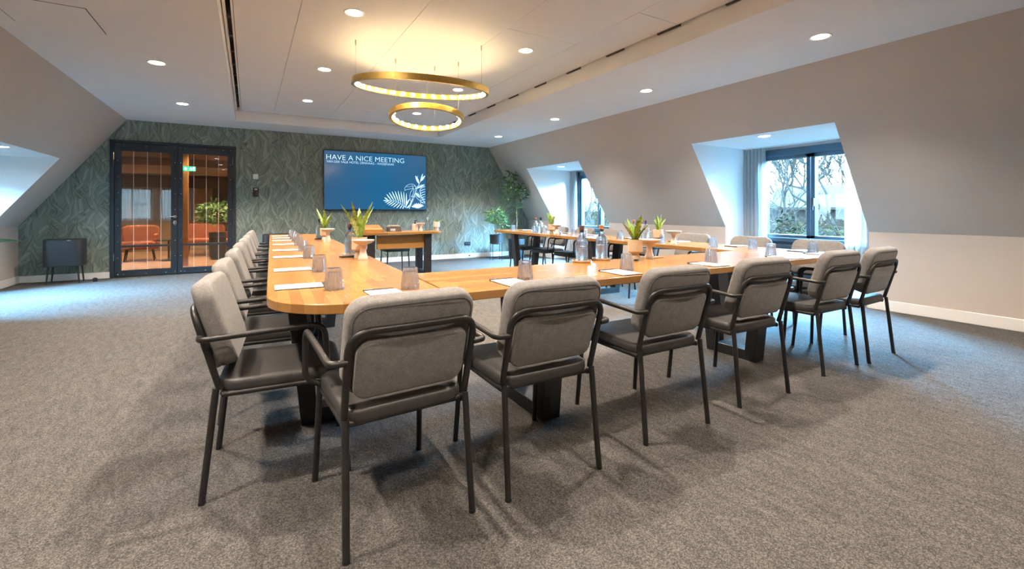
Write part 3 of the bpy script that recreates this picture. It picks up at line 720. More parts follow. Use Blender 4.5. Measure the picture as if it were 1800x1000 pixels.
link('tabletop', top_mesh([(-.355, -2.93), (.352, -2.93), (.352, 2.85), (-.355, 2.95)], [.33, 0, .34, .10], 'wood_y'), LT)
for y in (-2.15, -.1, 2.05): add_trestle(LT, 0, y, 0)
FT = thing('conference_table', 'oak-topped front section joining both wings of the U-shaped table', 'table', (2.27, 2.19, 0))
link('tabletop', top_mesh([(-1.500, -.35), (1.472, -.35), (1.498, .35), (-1.474, .35)], [0, 0, 0, 0], 'wood_x'), FT)
for x in (-.88, .98): add_trestle(FT, x, 0, PI/2)
RT = thing('conference_table', 'oak-topped right wing of the U-shaped table by the dormer windows', 'table', (4.155, 4.68, 0), TILT)
link('tabletop', top_mesh([(-.300, -2.86), (.300, -2.86), (.300, 2.86), (-.300, 2.86)], [0, .2, .05, .05], 'wood_y'), RT)
for y in (-2.0, 0, 2.15): add_trestle(RT, 0, y, 0)

# ------------------------------------------------------------ chairs
def back_y(z): return -.205-.31*(z-.435)
def bc(x): return .32*x*x
def make_chair():
    o = thing('conference_chair', 'x', 'chair', (0, 0, 0))
    # seat cushion and the tube rails under it
    m = MB(); m.slab(.44, .46, .058, .07, .022, Matrix.Translation((0, .012, .398))); link('seat', m.mesh('seat', 'leather', True, 50), o)
    m = MB(); m.tube(fillet([(-.212, -.20, .40), (-.212, .225, .40), (.212, .225, .40), (.212, -.20, .40)], .06), .0115); m.tube([(-.212, -.195, .405), (.212, -.195, .405)], .0115)
    link('seat_frame', m.mesh('seat_frame', 'black', True, 60), o)
    # tilted frame the back hangs in
    A = math.atan(.31); up = Vector((0, -math.sin(A), math.cos(A)))
    pts = fillet([(-.218, -.205, .425), (-.222, back_y(.73)+.006, .73), (.222, back_y(.73)+.006, .73), (.218, -.205, .425)], .075, 7)
    pts2 = []
    for i in range(len(pts)-1):
        a, b = pts[i], pts[i+1]; k = 5 if (b-a).length > .15 else 1
        for j in range(k): pts2.append(a+(b-a)*j/k)
    pts2.append(pts[-1]); pts2 = [Vector((p.x, p.y-.016+bc(p.x), p.z)) for p in pts2]
    m = MB(); m.tube(pts2, .0125); link('back_frame', m.mesh('back_frame', 'black', True, 60), o)
    Rb = Matrix.Rotation(PI/2+A, 4, 'X')          # local z of the slab -> rearwards
    def at(z, off): 
        c = Vector((0, back_y(z), z)); nrm = Vector((0, math.cos(A), math.sin(A))); c = c+nrm*off
        return Matrix.Translation(c) @ Rb
    m = MB(); m.slab(.452, .345, .070, .075, .021, at(.652, .074), lambda x: -bc(x), 6); bk = link('backrest', m.mesh('backrest', 'fabric', True, 50), o)
    Tp = at(.652, .074); pp = [(sx*(.452/2-.018-.055)+.055*math.cos(q*PI/2+k*PI/10), sy*(.345/2-.018-.055)+.055*math.sin(q*PI/2+k*PI/10)) for q, (sx, sy) in enumerate(((1,1),(-1,1),(-1,-1),(1,-1))) for k in range(6)]
    m = MB(); m.tube([Tp @ Vector((x, y, .0695-bc(x))) for x, y in pp], .0022, 5, closed=True); link('piping', m.mesh('piping', 'piping'), bk)
    m = MB(); m.slab(.395, .215, .030, .045, .012, at(.592, .014), lambda x: -bc(x), 5); bp = link('back_pad', m.mesh('back_pad', 'fabric', True, 50), o)
    for s in (-1, 1):
        m = MB(); m.tube([(s*.224, -.263, .004), (s*.217, -.218, .43)], .0125); l = link('leg', m.mesh('leg', 'black', True, 60), o)
        m = MB(); m.lathe([(.0135, 0), (.0135, .012)], 8, Matrix.Translation((s*.224, -.263, 0))); link('foot_cap', m.mesh('foot_cap', 'plastic_b'), l)
        m = MB(); m.tube([(s*.225, .262, .004), (s*.213, .222, .41)], .0125); l = link('leg', m.mesh('leg', 'black', True, 60), o)
        m = MB(); m.lathe([(.0135, 0), (.0135, .012)], 8, Matrix.Translation((s*.225, .262, 0))); link('foot_cap', m.mesh('foot_cap', 'plastic_b'), l)
        m = MB(); m.tube(fillet([(s*.222, -.27, .632), (s*.276, -.265, .632), (s*.276, .165, .652), (s*.276, .178, .455), (s*.212, .178, .418)], .055, 5), .0115); link('armrest', m.mesh('armrest', 'black', True, 60), o)
    return o
ch0 = make_chair(); used = [False]
def chair(x, y, rz, label, group):
    if not used[0]:
        used[0] = True; ch0.location = (x, y, 0); ch0.rotation_euler = (0, 0, rz); ch0['label'] = label; ch0['group'] = group; return ch0
    return dup(ch0, (x, y, 0), rz, label, group)
front = [(.474, 1.777, .055), (1.085, 1.775, -.01), (1.855, 1.812, -.005), (2.635, 1.832, -.05), (3.565, 1.858, -.01), (4.118, 1.838, .04)]
PIN = ['leftmost, nearest the camera', 'second from the left', 'third from the left', 'fourth from the left', 'second from the right end', 'rightmost, beside the table corner']
for (x, y, r), t in zip(front, PIN): chair(x, y, r, f'grey-backed black tube armchair in the front row, {t}', 'armchairs along the front of the table')
LY = [2.28, 3.02, 3.80, 4.53, 5.28, 5.98, 6.63, 7.2]
def ledge(y): return .077+.0366*(y-2.52)
for k, y in enumerate(LY): chair(ledge(y)+(.055 if k == 0 else .045), y, -PI/2+TILT*(2 if k == 0 else 1), f'grey-backed armchair at left wing of table, {ORD[k]} from the near end', 'armchairs along the left wing')
RY = [2.26, 2.93, 3.67, 4.46, 5.17, 5.82, 6.55, 7.25]
for k, y in enumerate(RY): chair(4.352+.0366*(y-2.27), y, PI/2+TILT, f'grey-backed armchair at right wing by the windows, {ORD[k]} from the near end', 'armchairs along the right wing')

# ------------------------------------------------------------ place settings
def tumbler_mesh():
    """upturned ribbed tumbler: wide rim on the table, narrow thick base on top"""
    m = MB(); n = 30; prof_o = [(.041, 0), (.0405, .008), (.037, .050), (.0335, .078), (.032, .095), (.030, .098)]; prof_i = [(.027, .080), (.031, .05), (.0375, 0)]
    vs = []
    for i, (r, z) in enumerate(prof_o):
        for k in range(n):
            rr = r*(1+(.05 if k % 2 else -.06)*(1 if 1 <= i <= 4 else .2)); t = 2*PI*k/n; vs.append((rr*math.cos(t), rr*math.sin(t), z))
    for r, z in prof_i:
        for k in range(n): t = 2*PI*k/n; vs.append((r*math.cos(t), r*math.sin(t), z))
    no, ni = len(prof_o), len(prof_i); fs = []
    for i in range(no-1):
        for k in range(n): fs.append((i*n+k, i*n+(k+1) % n, (i+1)*n+(k+1) % n, (i+1)*n+k))
    fs.append(tuple((no-1)*n+k for k in range(n)))
    b = no*n; fs.append(tuple(b+k for k in range(n))[::-1])
    for i in range(ni-1):
        for k in range(n): fs.append((b+i*n+k, b+(i+1)*n+k, b+(i+1)*n+(k+1) % n, b+i*n+(k+1) % n))
    for k in range(n): fs.append((k, b+(ni-1)*n+k, b+(ni-1)*n+(k+1) % n, (k+1) % n))
    m.add(vs, fs); return m.mesh('drinking_glass', 'cutglass', True, 12)
TUM = tumbler_mesh()
pm = MB(); pm.box(-.07, .07, -.105, .105, 0, .003); PADB = pm.mesh('backing_card', 'padback', False)
pm = MB()
for k in range(4): pm.box(-.0695+.0004*k, .0695, -.1045, .1045-.0006*k, .003+.0006*k, .0036+.0006*k)
PADS = pm.mesh('sheets', 'paper', False)
pm = MB(); pm.box(-.071, .071, .099, .106, 0, .0066); PADT = pm.mesh('binding_strip', 'padback', False)
pm = MB(); pm.tube([(-.068, 0, 0), (-.060, 0, 0), (.055, 0, 0), (.066, 0, 0), (.072, 0, 0)], [.0022, .0042, .0042, .0035, .001], 8); PENB = pm.mesh('pen_barrel', 'plastic_b')
pm = MB(); pm.box(.0, .038, -.001, .001, .004, .0062, Matrix.Translation((-.064, 0, 0))); PENC = pm.mesh('pen_clip', 'chrome', False)
ZTAB = .7502
def setting(px, py, rz, gx, gy, where, grp, pen=True):
    o = thing('notepad', f'white notepad on the table, {where}', 'notepad', (px, py, ZTAB), rz, 'notepads '+grp)
    link('backing_card', PADB, o); link('sheets', PADS, o); link('binding_strip', PADT, o)
    q = Vector((px, py, 0)) + Matrix.Rotation(rz, 3, 'Z') @ Vector((-.004, .112, 0))
    if pen:
        p = thing('pen', f'slim black pen above notepad, {where}', 'pen', (q.x, q.y, ZTAB+.0046), rz+random.uniform(-.05, .05), 'pens '+grp)
        link('pen_barrel', PENB, p); link('pen_clip', PENC, p)
    solo('drinking_glass', TUM, f'upturned ribbed glass beside the notepad, {where}', 'glass', (gx, gy, ZTAB), random.uniform(0, 1), 'glasses '+grp)
fpx = [.512, 1.137, 1.862, 2.648, 3.545, 4.09]; fgx = [(.646, 2.06), (1.263, 2.047), (1.988, 2.045), (2.757, 2.03), (3.588, 2.10), (4.135, 2.06)]
for k in range(6):
    w = ['front row, leftmost place', 'front row, second place from the left', 'front row, third place from the left', 'front row, fourth place from the left', 'front row, second place from the right', 'front row, rightmost place'][k]
    setting(fpx[k], 1.966, (.03, .0, -.02, .0, -.02, .0)[k], *fgx[k], w, 'along the front table')
LG = [2.206, 2.90, 3.743, 4.42, 5.20, 5.90, 6.45, 7.0]
for k in range(8):
    y = LG[k]+.16; e = ledge(y)
    setting(e+.135, y, -PI/2+TILT, ledge(LG[k])+.27, LG[k], f'left wing, {ORD[k]} place from the near end', 'along the left wing', pen=True)
RG = [2.62, 2.87, 3.532, 4.3, 5.0, 5.66, 6.4, 7.213]
for k in range(8):
    y = RY[k]+(-.06 if k else -.02); e = 4.40+.0366*(y-2.27)-.04
    gy = [2.56, 2.90, 3.56, 4.30, 5.03, 5.68, 6.42, 7.15][k]
    setting(e-.11, y-.03, PI/2+TILT, [4.52, 3.975, 3.98, 4.06, 4.10, 4.10, 4.13, 4.16][k] if k else 4.08, gy, f'right wing, {ORD[k]} place from the near end', 'along the right wing')

# ------------------------------------------------------------ bottles, plants, stands
def bottle_meshes(H=.215, R=.043, water=.62):
    m = MB(); o = [(.002, .006), (R-.012, .004), (R-.003, 0), (R, .008), (R, .135*H/.215), (R-.004, .15*H/.215), (R*.62, .168*H/.215), (.016, .178*H/.215), (.0145, .195*H/.215), (.0145, H-.012), (.018, H-.008), (.018, H)]
    i = [(.0115, H), (.0115, .19*H/.215), (R*.55, .163*H/.215), (R-.006, .146*H/.215), (R-.0035, .13*H/.215), (R-.0035, .014), (.002, .012)]
    m.lathe(o+i, 24, cap=False); g = m.mesh('bottle_glass', 'glass', True, 40)
    w = MB(); top = .13*H/.215*water+.02; w.lathe([(.001, .0145), (R-.005, .0155), (R-.005, top), (.001, top)], 24, cap=False); wm = w.mesh('water', 'water', True, 40)
    return g, wm
BG, BW = bottle_meshes(); BGs, BWs = bottle_meshes(.20, .040)
def stopper(mat, H):
    s = MB(); s.lathe([(.0112, -.018), (.0112, .001), (.0185, .001), (.0185, .028), (.016, .030)], 16, Matrix.Translation((0, 0, H))); return s.mesh('stopper', mat)
def bottle(x, y, label, mat, z=ZTAB, big=True):
    o = thing('water_bottle', label, 'bottle', (x, y, z), 0, 'water bottles on the tables'); H = .215 if big else .20
    g = link('bottle_glass', BG if big else BGs, o); link('water', BW if big else BWs, o); link('stopper', stopper(mat, H), o); return o
def coaster_mesh(r=.068, h=.018, mat='coaster'):
    m = MB(); m.lathe([(.001, 0), (r*.9, 0), (r, h*.55), (r, h), (r-.006, h), (r-.008, h*.6), (.001, h*.6)], 28, cap=False); return m.mesh('coaster', mat, True, 30)
CO = coaster_mesh(); COb = coaster_mesh(.055, .016, 'planter')
def coaster(x, y, label, me=None): return solo('coaster', me or CO, label, 'coaster', (x, y, ZTAB), 0, 'coasters')
def blade_mesh(n, H, spread, wd, seed, wavy=True, mat='leaf'):
    rng = random.Random(seed); out = []
    for k in range(n):
        a = 2*PI*k/n+rng.uniform(-.4, .4); h = H*rng.uniform(.62, 1.0); lean = spread*rng.uniform(.25, 1.0); m = MB(); seg = 14; vs = []
        L = Vector((math.cos(a), math.sin(a), 0)); side = Vector((-L.y, L.x, 0)); tw = rng.uniform(-.9, .9)
        side = side*math.cos(tw)+L*math.sin(tw)
        for i in range(seg+1):
            t = i/seg; w = wd*(math.sin(PI*min(1, t*.86+.12))**.7)*(1+(.22*(-1)**i if wavy else 0)); w = max(w, .0012) if t < 1 else .0008
            c = L*(.006+lean*t**1.6)+Vector((0, 0, h*t-.0*t)); fold = .25*w
            vs += [c-side*w+L*fold, c, c+side*w+L*fold]
        fs = []
        for i in range(seg): fs += [(i*3, i*3+1, i*3+4, i*3+3), (i*3+1, i*3+2, i*3+5, i*3+4)]
        m.add(vs, fs); me = m.flat('leaf', [mat if not (k % 3 == 2 and wavy) else 'leaf2'])
        for p in me.polygons: p.use_smooth = True
        out.append(me)
    return out
def pot_mesh(s=1.0, mat='pot'):
    m = MB(); m.lathe([(.001, 0), (.037, 0), (.036, .012), (.027, .046), (.049, .056), (.054, .062), (.054, .148), (.050, .148), (.049, .075), (.001, .072)], 28, Matrix.Scale(s, 4), cap=False); return m.mesh('pot', mat, True, 35)
def pot_plant(x, y, label, seed, H=.26, spread=.10, n=9, s=1.0, mat='pot', z=ZTAB, wd=.019):
    o = thing('potted_fern', label, 'plant', (x, y, z), seed*.7, 'potted ferns on the tables')
    link('pot', pot_mesh(s, mat), o); m = MB(); m.lathe([(.001, .128*s), (.0495*s, .126*s)], 20, cap=False); link('soil', m.mesh('soil', 'soil'), o)
    for me in blade_mesh(n, H, spread, wd, seed): link('leaf', me, o, (0, 0, .125*s))
    return o
def stand_mesh(s=1.0):
    m = MB(); m.lathe([(.001, 0), (.034, 0), (.036, .006), (.032, .02), (.024, .05), (.021, .075), (.025, .10), (.032, .112), (.058, .120), (.076, .133), (.081, .143), (.079, .145), (.06, .131), (.001, .124)], 32, Matrix.Scale(s, 4), cap=False)
    return m.mesh('pedestal_dish', 'ceramic', True, 50)
ST = stand_mesh(); STs = stand_mesh(.93)
def stand(x, y, label, me=None, z=ZTAB): return solo('pedestal_dish', me or ST, label, 'dish', (x, y, z), 0, 'pedestal dishes on the tables')
bl = [bottle(2.005, 2.50, 'clear water bottle with dark stopper on front table, left of the pair', 'darkcork', ZTAB+.0112), bottle(2.215, 2.535, 'clear water bottle with cork stopper on front table, right of the pair', 'cork', ZTAB+.0112)]
coaster(2.005, 2.50, 'speckled round coaster under the dark-stoppered bottle on front table'); coaster(2.215, 2.535, 'speckled round coaster under the cork-stoppered bottle on front table')
pot_plant(2.456, 2.44, 'bright green fern in sand-coloured footed pot on front table', 3, .215, .115, 11, 1.0)
stand(2.600, 2.44, 'blush pedestal dish on front table, right of the fern'); 
m = MB(); m.slab(.05, .03, .012, .01, .004); solo('marker_cap', m.mesh('marker_cap', 'plastic_b'), 'small black clicker on front table before the fern pot', 'clicker', (2.40, 2.37, ZTAB), .4)
m = MB(); m.slab(.11, .07, .006, .008, .002); solo('card_holder', m.mesh('card_holder', 'cork'), 'flat brown coaster slab behind the pedestal dish on front table', 'coaster', (2.70, 2.47, ZTAB), .0)
# left wing
pot_plant(.735, 3.62, 'tall bright fern in footed pot on left wing, nearer the camera', 11, .30, .17, 11, 1.05)
stand(.728, 3.455, 'blush pedestal dish in front of the nearer fern on left wing')
bottle(.70, 3.80, 'water bottle beside the nearer fern on left wing', 'darkcork', ZTAB+.0112, True); coaster(.70, 3.80, 'speckled coaster under the bottle beside the nearer fern on left wing')
m = MB(); m.slab(.11, .07, .014, .01, .004); solo('card_stack', m.mesh('card_stack', 'steel_black'), 'small dark box lying on left wing before the nearer fern', 'box', (.66, 3.76-.08, ZTAB), .3)
pot_plant(.80, 5.95, 'bright fern in footed pot on left wing, farther from the camera', 5, .27, .15, 9, 1.0)
stand(.80, 5.70, 'blush pedestal dish in front of the farther fern on left wing')
bottle(.76, 6.12, 'water bottle beside the farther fern on left wing', 'plastic_b', ZTAB+.0102, True); coaster(.76, 6.12, 'dark round coaster under the bottle beside the farther fern on left wing', COb)
m = MB(); m.lathe([(.001, 0), (.018, 0), (.02, .045), (.017, .05), (.001, .05)], 14, cap=False); solo('candle_cup', m.mesh('candle_cup', 'potlight'), 'small pale cup beside the farther pedestal dish on left wing', 'cup', (.755, 5.60, ZTAB))
# right wing
pot_plant(3.975, 3.60, 'green fern in sand-coloured footed pot on right wing, nearer the camera', 8, .20, .085, 10, 1.0, wd=.013)
stand(3.90, 3.32, 'blush pedestal dish before the nearer fern on right wing')
bottle(4.10, 4.10, 'water bottle on right wing behind the nearer fern, left of the pair', 'cork', ZTAB); bottle(4.13, 3.93, 'water bottle on right wing behind the nearer fern, right of the pair', 'darkcork', ZTAB)
pot_plant(4.10, 5.86, 'small green fern in sand-coloured pot on right wing, farther from the camera', 13, .23, .10, 8, 1.0)
stand(4.06, 5.66, 'blush pedestal dish before the farther fern on right wing')
bottle(4.13, 6.36, 'water bottle at far end of right wing, left of the pair', 'cork', ZTAB); bottle(4.11, 6.18, 'water bottle at far end of right wing, right of the pair', 'plastic_b', ZTAB)
m = MB(); m.lathe([(.001, 0), (.034, 0), (.036, .06), (.033, .085), (.031, .085), (.033, .06), (.030, .004), (.001, .004)], 18, cap=False)
m.tube(fillet([(.033, 0, .07), (.062, 0, .066), (.062, 0, .022), (.034, 0, .018)], .02), .004, 6); MUG = m.mesh('glass_mug', 'glass')
solo('glass_mug', MUG, 'clear glass mug beside the farther fern on right wing', 'mug', (4.09, 6.04, ZTAB), .5, 'glass mugs'); solo('glass_mug', MUG, 'clear glass mug before the farther pedestal dish on right wing', 'mug', (4.20, 5.42, ZTAB), 2, 'glass mugs')

# ------------------------------------------------------------ presenter desk in front of the screen
DK = thing('presenter_desk', 'oak-topped presenter desk on dark frames below the screen', 'desk', (2.20, 7.72, 0))
link('tabletop', top_mesh([(-.66, -.33), (.70, -.33), (.70, .33), (-.66, .33)], [.01, .12, .02, .01], 'wood_x', .715, .757), DK)
m = MB(); m.box(-.40, .40, -.215, -.19, .475, .70); link('modesty_panel', m.mesh('modesty_panel', 'wood_panel', True, 30, .003, 1), DK)
TR2 = trestle(.26, .28, .115, .715)
for x in (-.50, .455):
    for nm, me in TR2: link(nm, me, DK, (x, 0, 0), (0, 0, PI/2))
m = MB(); w = [(-.17, -.17, 0), (.17, -.17, 0), (.17, .13, 0), (-.17, .13, 0), (-.17, -.17, .035), (.17, -.17, .035), (.17, .13, .115), (-.085, .13, .115)]
m.add(w, [(0,3,2,1),(4,5,6,7),(0,1,5,4),(1,2,6,5),(2,3,7,6),(3,0,4,7)])
rest = thing('desk_lectern', 'sloping oak lectern rest on left end of the presenter desk', 'lectern', (1.73, 7.64, .7575)); link('slope', m.mesh('slope', 'wood_x', True, 30, .004, 1), rest)
m = MB(); m.box(-.17, .17, -.018, 0, .03, .05, Matrix.Translation((0, -.155, 0))); link('ledge', m.mesh('ledge', 'wood_panel', True, 30, .003, 1), rest)
bx = thing('speaker_box', 'dark conference box with cream lid on the presenter desk', 'box', (2.12, 7.66, .7575))
m = MB(); m.add([(-.115, -.08, 0), (.115, -.08, 0), (.115, .08, 0), (-.115, .08, 0), (-.105, -.06, .075), (.105, -.06, .075), (.105, .08, .075), (-.105, .08, .075)], [(0,3,2,1),(4,5,6,7),(0,1,5,4),(1,2,6,5),(2,3,7,6),(3,0,4,7)]); link('box_body', m.mesh('box_body', 'lobbydark', True, 30, .006, 2), bx)
m = MB(); m.box(-.10, .10, -.055, .082, .075, .105); link('lid', m.mesh('lid', 'cream', True, 30, .012, 2), bx)
m = MB(); m.box(-.006, .006, -.083, -.07, .012, .05); dm = m.mesh('slot', 'plastic_w', False)
for k in range(4): link('slot', dm, bx, (-.07+k*.022, 0, 0))
m = MB(); m.lathe([(.001, 0), (.030, 0), (.036, .085), (.034, .085), (.028, .005), (.001, .005)], 20, cap=False); solo('drinking_glass', m.mesh('drinking_glass', 'glass'), 'upright plain glass between lectern rest and box on presenter desk', 'glass', (1.955, 7.60, .7575))
sp = thing('soap_dispenser', 'square clear dispenser bottle with black pump on presenter desk', 'dispenser', (2.50, 7.70, .7575))
m = MB(); m.slab(.09, .09, .12, .012, .008); link('bottle_body', m.mesh('bottle_body', 'ceramic'), sp); m = MB(); m.lathe([(.016, .119), (.016, .15), (.008, .152), (.008, .17)], 12); m.box(-.012, .03, -.008, .008, .168, .182); link('pump', m.mesh('pump', 'plastic_b'), sp)
stand(2.585, 7.64, 'blush pedestal dish between the two bottles on presenter desk', STs, .7575)
bottle(2.735, 7.72, 'clear bottle with pale stopper on presenter desk', 'chrome', .7575, False)
o = pot_plant(2.895, 7.70, 'pale footed pot with low spreading green plant on presenter desk', 17, .07, .16, 12, 1.05, 'potlight', .7575, .012)
st = thing('stool', 'black square stool behind the presenter desk', 'stool', (2.25, 8.06, 0), .05)
m = MB(); m.slab(.43, .40, .042, .03, .015, Matrix.Translation((0, 0, .392))); link('seat', m.mesh('seat', 'leather'), st)
for sx in (-1, 1):
    for sy in (-1, 1):
        m = MB(); m.tube([(sx*.205, sy*.19, 0), (sx*.185, sy*.175, .40)], .012); link('leg', m.mesh('leg', 'black'), st)

# ------------------------------------------------------------ black cabinets by the back wall
def cabinet(x, y, label):
    o = thing('side_cabinet', label, 'cabinet', (x, y, 0), 0, 'black cabinets at the back wall')
    m = MB(); m.slab(.455, .335, .405, .085, .012, Matrix.Translation((0, 0, .265)), None, 8); link('body', m.mesh('body', 'planter', True, 40), o)
    m = MB(); m.slab(.43, .31, .006, .075, .002, Matrix.Translation((0, 0, .670)), None, 8); link('top_panel', m.mesh('top_panel', 'planter', True, 40), o)
    m = MB(); m.box(.06, .105, -.172, -.166, .652, .662); link('handle_tab', m.mesh('handle_tab', 'chrome', False), o)
    for sx in (-1, 1):
        for sy in (-1, 1):
            m = MB(); m.tube([(sx*.185, sy*.11, 0), (sx*.165, sy*.10, .27)], [.009, .014], 10); link('leg', m.mesh('leg', 'black'), o)
    return o
cabinet(-2.44, 9.47, 'black rounded cabinet on splayed legs left of the glass door')
cabinet(.44, 9.50, 'black rounded cabinet behind far end of the left wing')

# ------------------------------------------------------------ floor plants
def leafy(ctr, rad, n, ll, lw, seed, mat, droop=.3, sy=1.0):
    rng = random.Random(seed); m = MB()
    for k in range(n):
        d = Vector((rng.gauss(0, 1), rng.gauss(0, 1), rng.gauss(0, 1))).normalized(); r = rng.uniform(.35, 1)**.6
        p = Vector(ctr)+Vector((d.x*rad[0], d.y*rad[1], d.z*rad[2]))*r
        dr = Vector((d.x+rng.gauss(0, .5), d.y+rng.gauss(0, .5), rng.uniform(-droop-.4, .5))).normalized(); sd = dr.cross(Vector((rng.gauss(0, 1), rng.gauss(0, 1), 1))).normalized(); nn = dr.cross(sd)
        l = ll*rng.uniform(.7, 1.2); w = lw*rng.uniform(.8, 1.2)
        m.add([p, p+dr*l*.35+sd*w+nn*.1*l, p+dr*l*.35-sd*w+nn*.1*l, p+dr*l*.72+sd*w*.6+nn*.08*l, p+dr*l*.72-sd*w*.6+nn*.08*l, p+dr*l-nn*.06*l], [(0, 1, 2), (1, 3, 4, 2), (3, 5, 4)])
    return m
def planter(o, r, h, z=0):
    m = MB(); m.lathe([(.001, z), (r*.72, z), (r*.95, z+h*.15), (r, z+h), (r-.012, z+h), (r-.014, z+h*.82), (.001, z+h*.82)], 28, cap=False); link('planter_pot', m.mesh('planter_pot', 'planter', True, 35), o)
    m = MB(); m.lathe([(.001, z+h*.86), (r-.014, z+h*.84)], 20, cap=False); link('soil', m.mesh('soil', 'soil'), o)
tp = thing('indoor_tree', 'tall slim indoor tree with dark narrow leaves in far right corner', 'plant', (5.38, 9.10, 0))
planter(tp, .19, .46)
m = MB(); m.tube([(0, 0, .38), (.01, 0, .9), (-.01, .02, 1.3), (-.05, .02, 1.7), (-.1, 0, 1.95)], [.014, .012, .010, .008, .004], 8)
for a, z, l in ((2.6, 1.15, .42), (.4, 1.2, .28), (3.6, 1.35, .40), (5.0, 1.3, .3), (2.2, 1.5, .3)):
    m.tube([(0, 0, z), (math.cos(a)*l*.5, math.sin(a)*l*.3, z+l*.45), (math.cos(a)*l, math.sin(a)*l*.4, z+l*.8)], [.008, .006, .003], 6)
link('trunk', m.mesh('trunk', 'bark'), tp)
for c, r, n, sd in (((-.17, -.02, 1.86), (.13, .12, .17), 90, 1), ((-.20, -.05, 1.56), (.17, .14, .20), 110, 2), ((.10, -.05, 1.50), (.15, .12, .16), 100, 3), ((-.03, 0, 1.66), (.17, .13, .16), 110, 4), ((-.30, -.02, 1.28), (.10, .1, .13), 40, 5), ((.02, -.05, 1.23), (.09, .09, .08), 30, 6), ((-.09, -.02, 1.02), (.06, .06, .06), 14, 7)):
    tag(link('foliage', leafy(c, r, n, .125, .013, sd, 'leafdark').flat('foliage', ['leafdark']), tp), kind='stuff')
bp_ = thing('potted_bush', 'round bushy green plant in black pot on thin-legged stand', 'plant', (4.80, 9.02, 0))
planter(bp_, .145, .215, .36)
m = MB(); m.tube([(.15*math.cos(t*PI/8), .15*math.sin(t*PI/8), .385) for t in range(16)], .006, 6, closed=True)
link('stand_ring', m.mesh('stand_ring', 'black'), bp_)
for k in range(4):
    t = k*PI/2+.55; m = MB(); m.tube([(.15*math.cos(t), .15*math.sin(t), 0), (.15*math.cos(t), .15*math.sin(t), .40)], .006, 6); link('stand_leg', m.mesh('stand_leg', 'black'), bp_)
m = MB()
for k in range(5): a = k*1.3; m.tube([(0, 0, .52), (.03*math.cos(a), .03*math.sin(a), .75), (.09*math.cos(a), .09*math.sin(a), .95)], [.006, .005, .003], 6)
link('stem', m.mesh('stem', 'bark'), bp_)
for c, r, n, sd in (((0, 0, 1.0), (.22, .2, .19), 230, 11), ((.13, -.05, .85), (.12, .1, .13), 70, 12), ((-.12, 0, .92), (.12, .1, .1), 60, 13)):
    tag(link('foliage', leafy(c, r, n, .115, .014, sd, 'leafmid').flat('foliage', ['leafmid']), bp_), kind='stuff')
lp = thing('leafy_plant', 'large plant at left wall with one dark blade reaching into view', 'plant', (-2.78, 6.75, 0))
planter(lp, .17, .40)
def big_leaf(p0, p1, p2, w, seed):
    m = MB(); seg = 12; vs = []; P0, P1, P2 = map(Vector, (p0, p1, p2))
    for i in range(seg+1):
        t = i/seg; c = P0*(1-t)**2+P1*2*t*(1-t)+P2*t*t; d = (P1-P0)*(1-t)+(P2-P1)*t; sdv = d.cross(Vector((0, 0, 1))).normalized(); ww = w*math.sin(PI*min(1, .04+t*.96))**.8
        vs += [c-sdv*ww+Vector((0, 0, .5*ww)), c, c+sdv*ww-Vector((0, 0, .25*ww))]
    m.add(vs, [f for i in range(seg) for f in ((i*3, i*3+1, i*3+4, i*3+3), (i*3+1, i*3+2, i*3+5, i*3+4))]); me = m.flat('leaf', ['leafblade'])
    for p in me.polygons: p.use_smooth = True
    return me
link('leaf', big_leaf((0, 0, .36), (.10, .1, .86), (.60, .42, .765), .09, 1), lp)
for a, l, z in ((4.5, .35, .9), (5.0, .45, 1.0), (1.4, .3, .8), (5.7, .3, .7)): link('leaf', big_leaf((0, 0, .36), (.1*math.cos(a), .1*math.sin(a), z*.9), (l*math.cos(a)*.7, l*math.sin(a), z), .07, 2), lp)

# ------------------------------------------------------------ lobby behind the glass door
LX0, LX1, LYB, LZ = -5.2, 1.2, 15.6, 2.55
m = MB(); m.box(LX0, LX1, YB+.12, LYB, -.12, 0); struct('floor_lobby', m.mesh('floor_lobby', 'lobbyfloor', False))
m = MB(); m.box(LX0, LX1, YB+.12, LYB, LZ, LZ+.1); struct('ceiling_lobby', m.mesh('ceiling_lobby', 'lobbyceil', False))
m = MB(); m.box(LX0-.1, LX0, YB+.12, LYB, 0, LZ); struct('wall_lobby_left', m.mesh('wall_lobby_left', 'lobbywall', False))
m = MB(); m.box(LX1, LX1+.1, YB+.12, LYB, 0, LZ); struct('wall_lobby_right', m.mesh('wall_lobby_right', 'lobbywall', False))
m = MB(); m.box(LX0, DX0, YB+.12, YB+.16, 0, LZ); m.box(DX1, LX1, YB+.12, YB+.16, 0, LZ); m.box(DX0, DX1, YB+.12, YB+.16, DZ, LZ); struct('wall_lobby_front', m.mesh('wall_lobby_front', 'lobbywall', False))
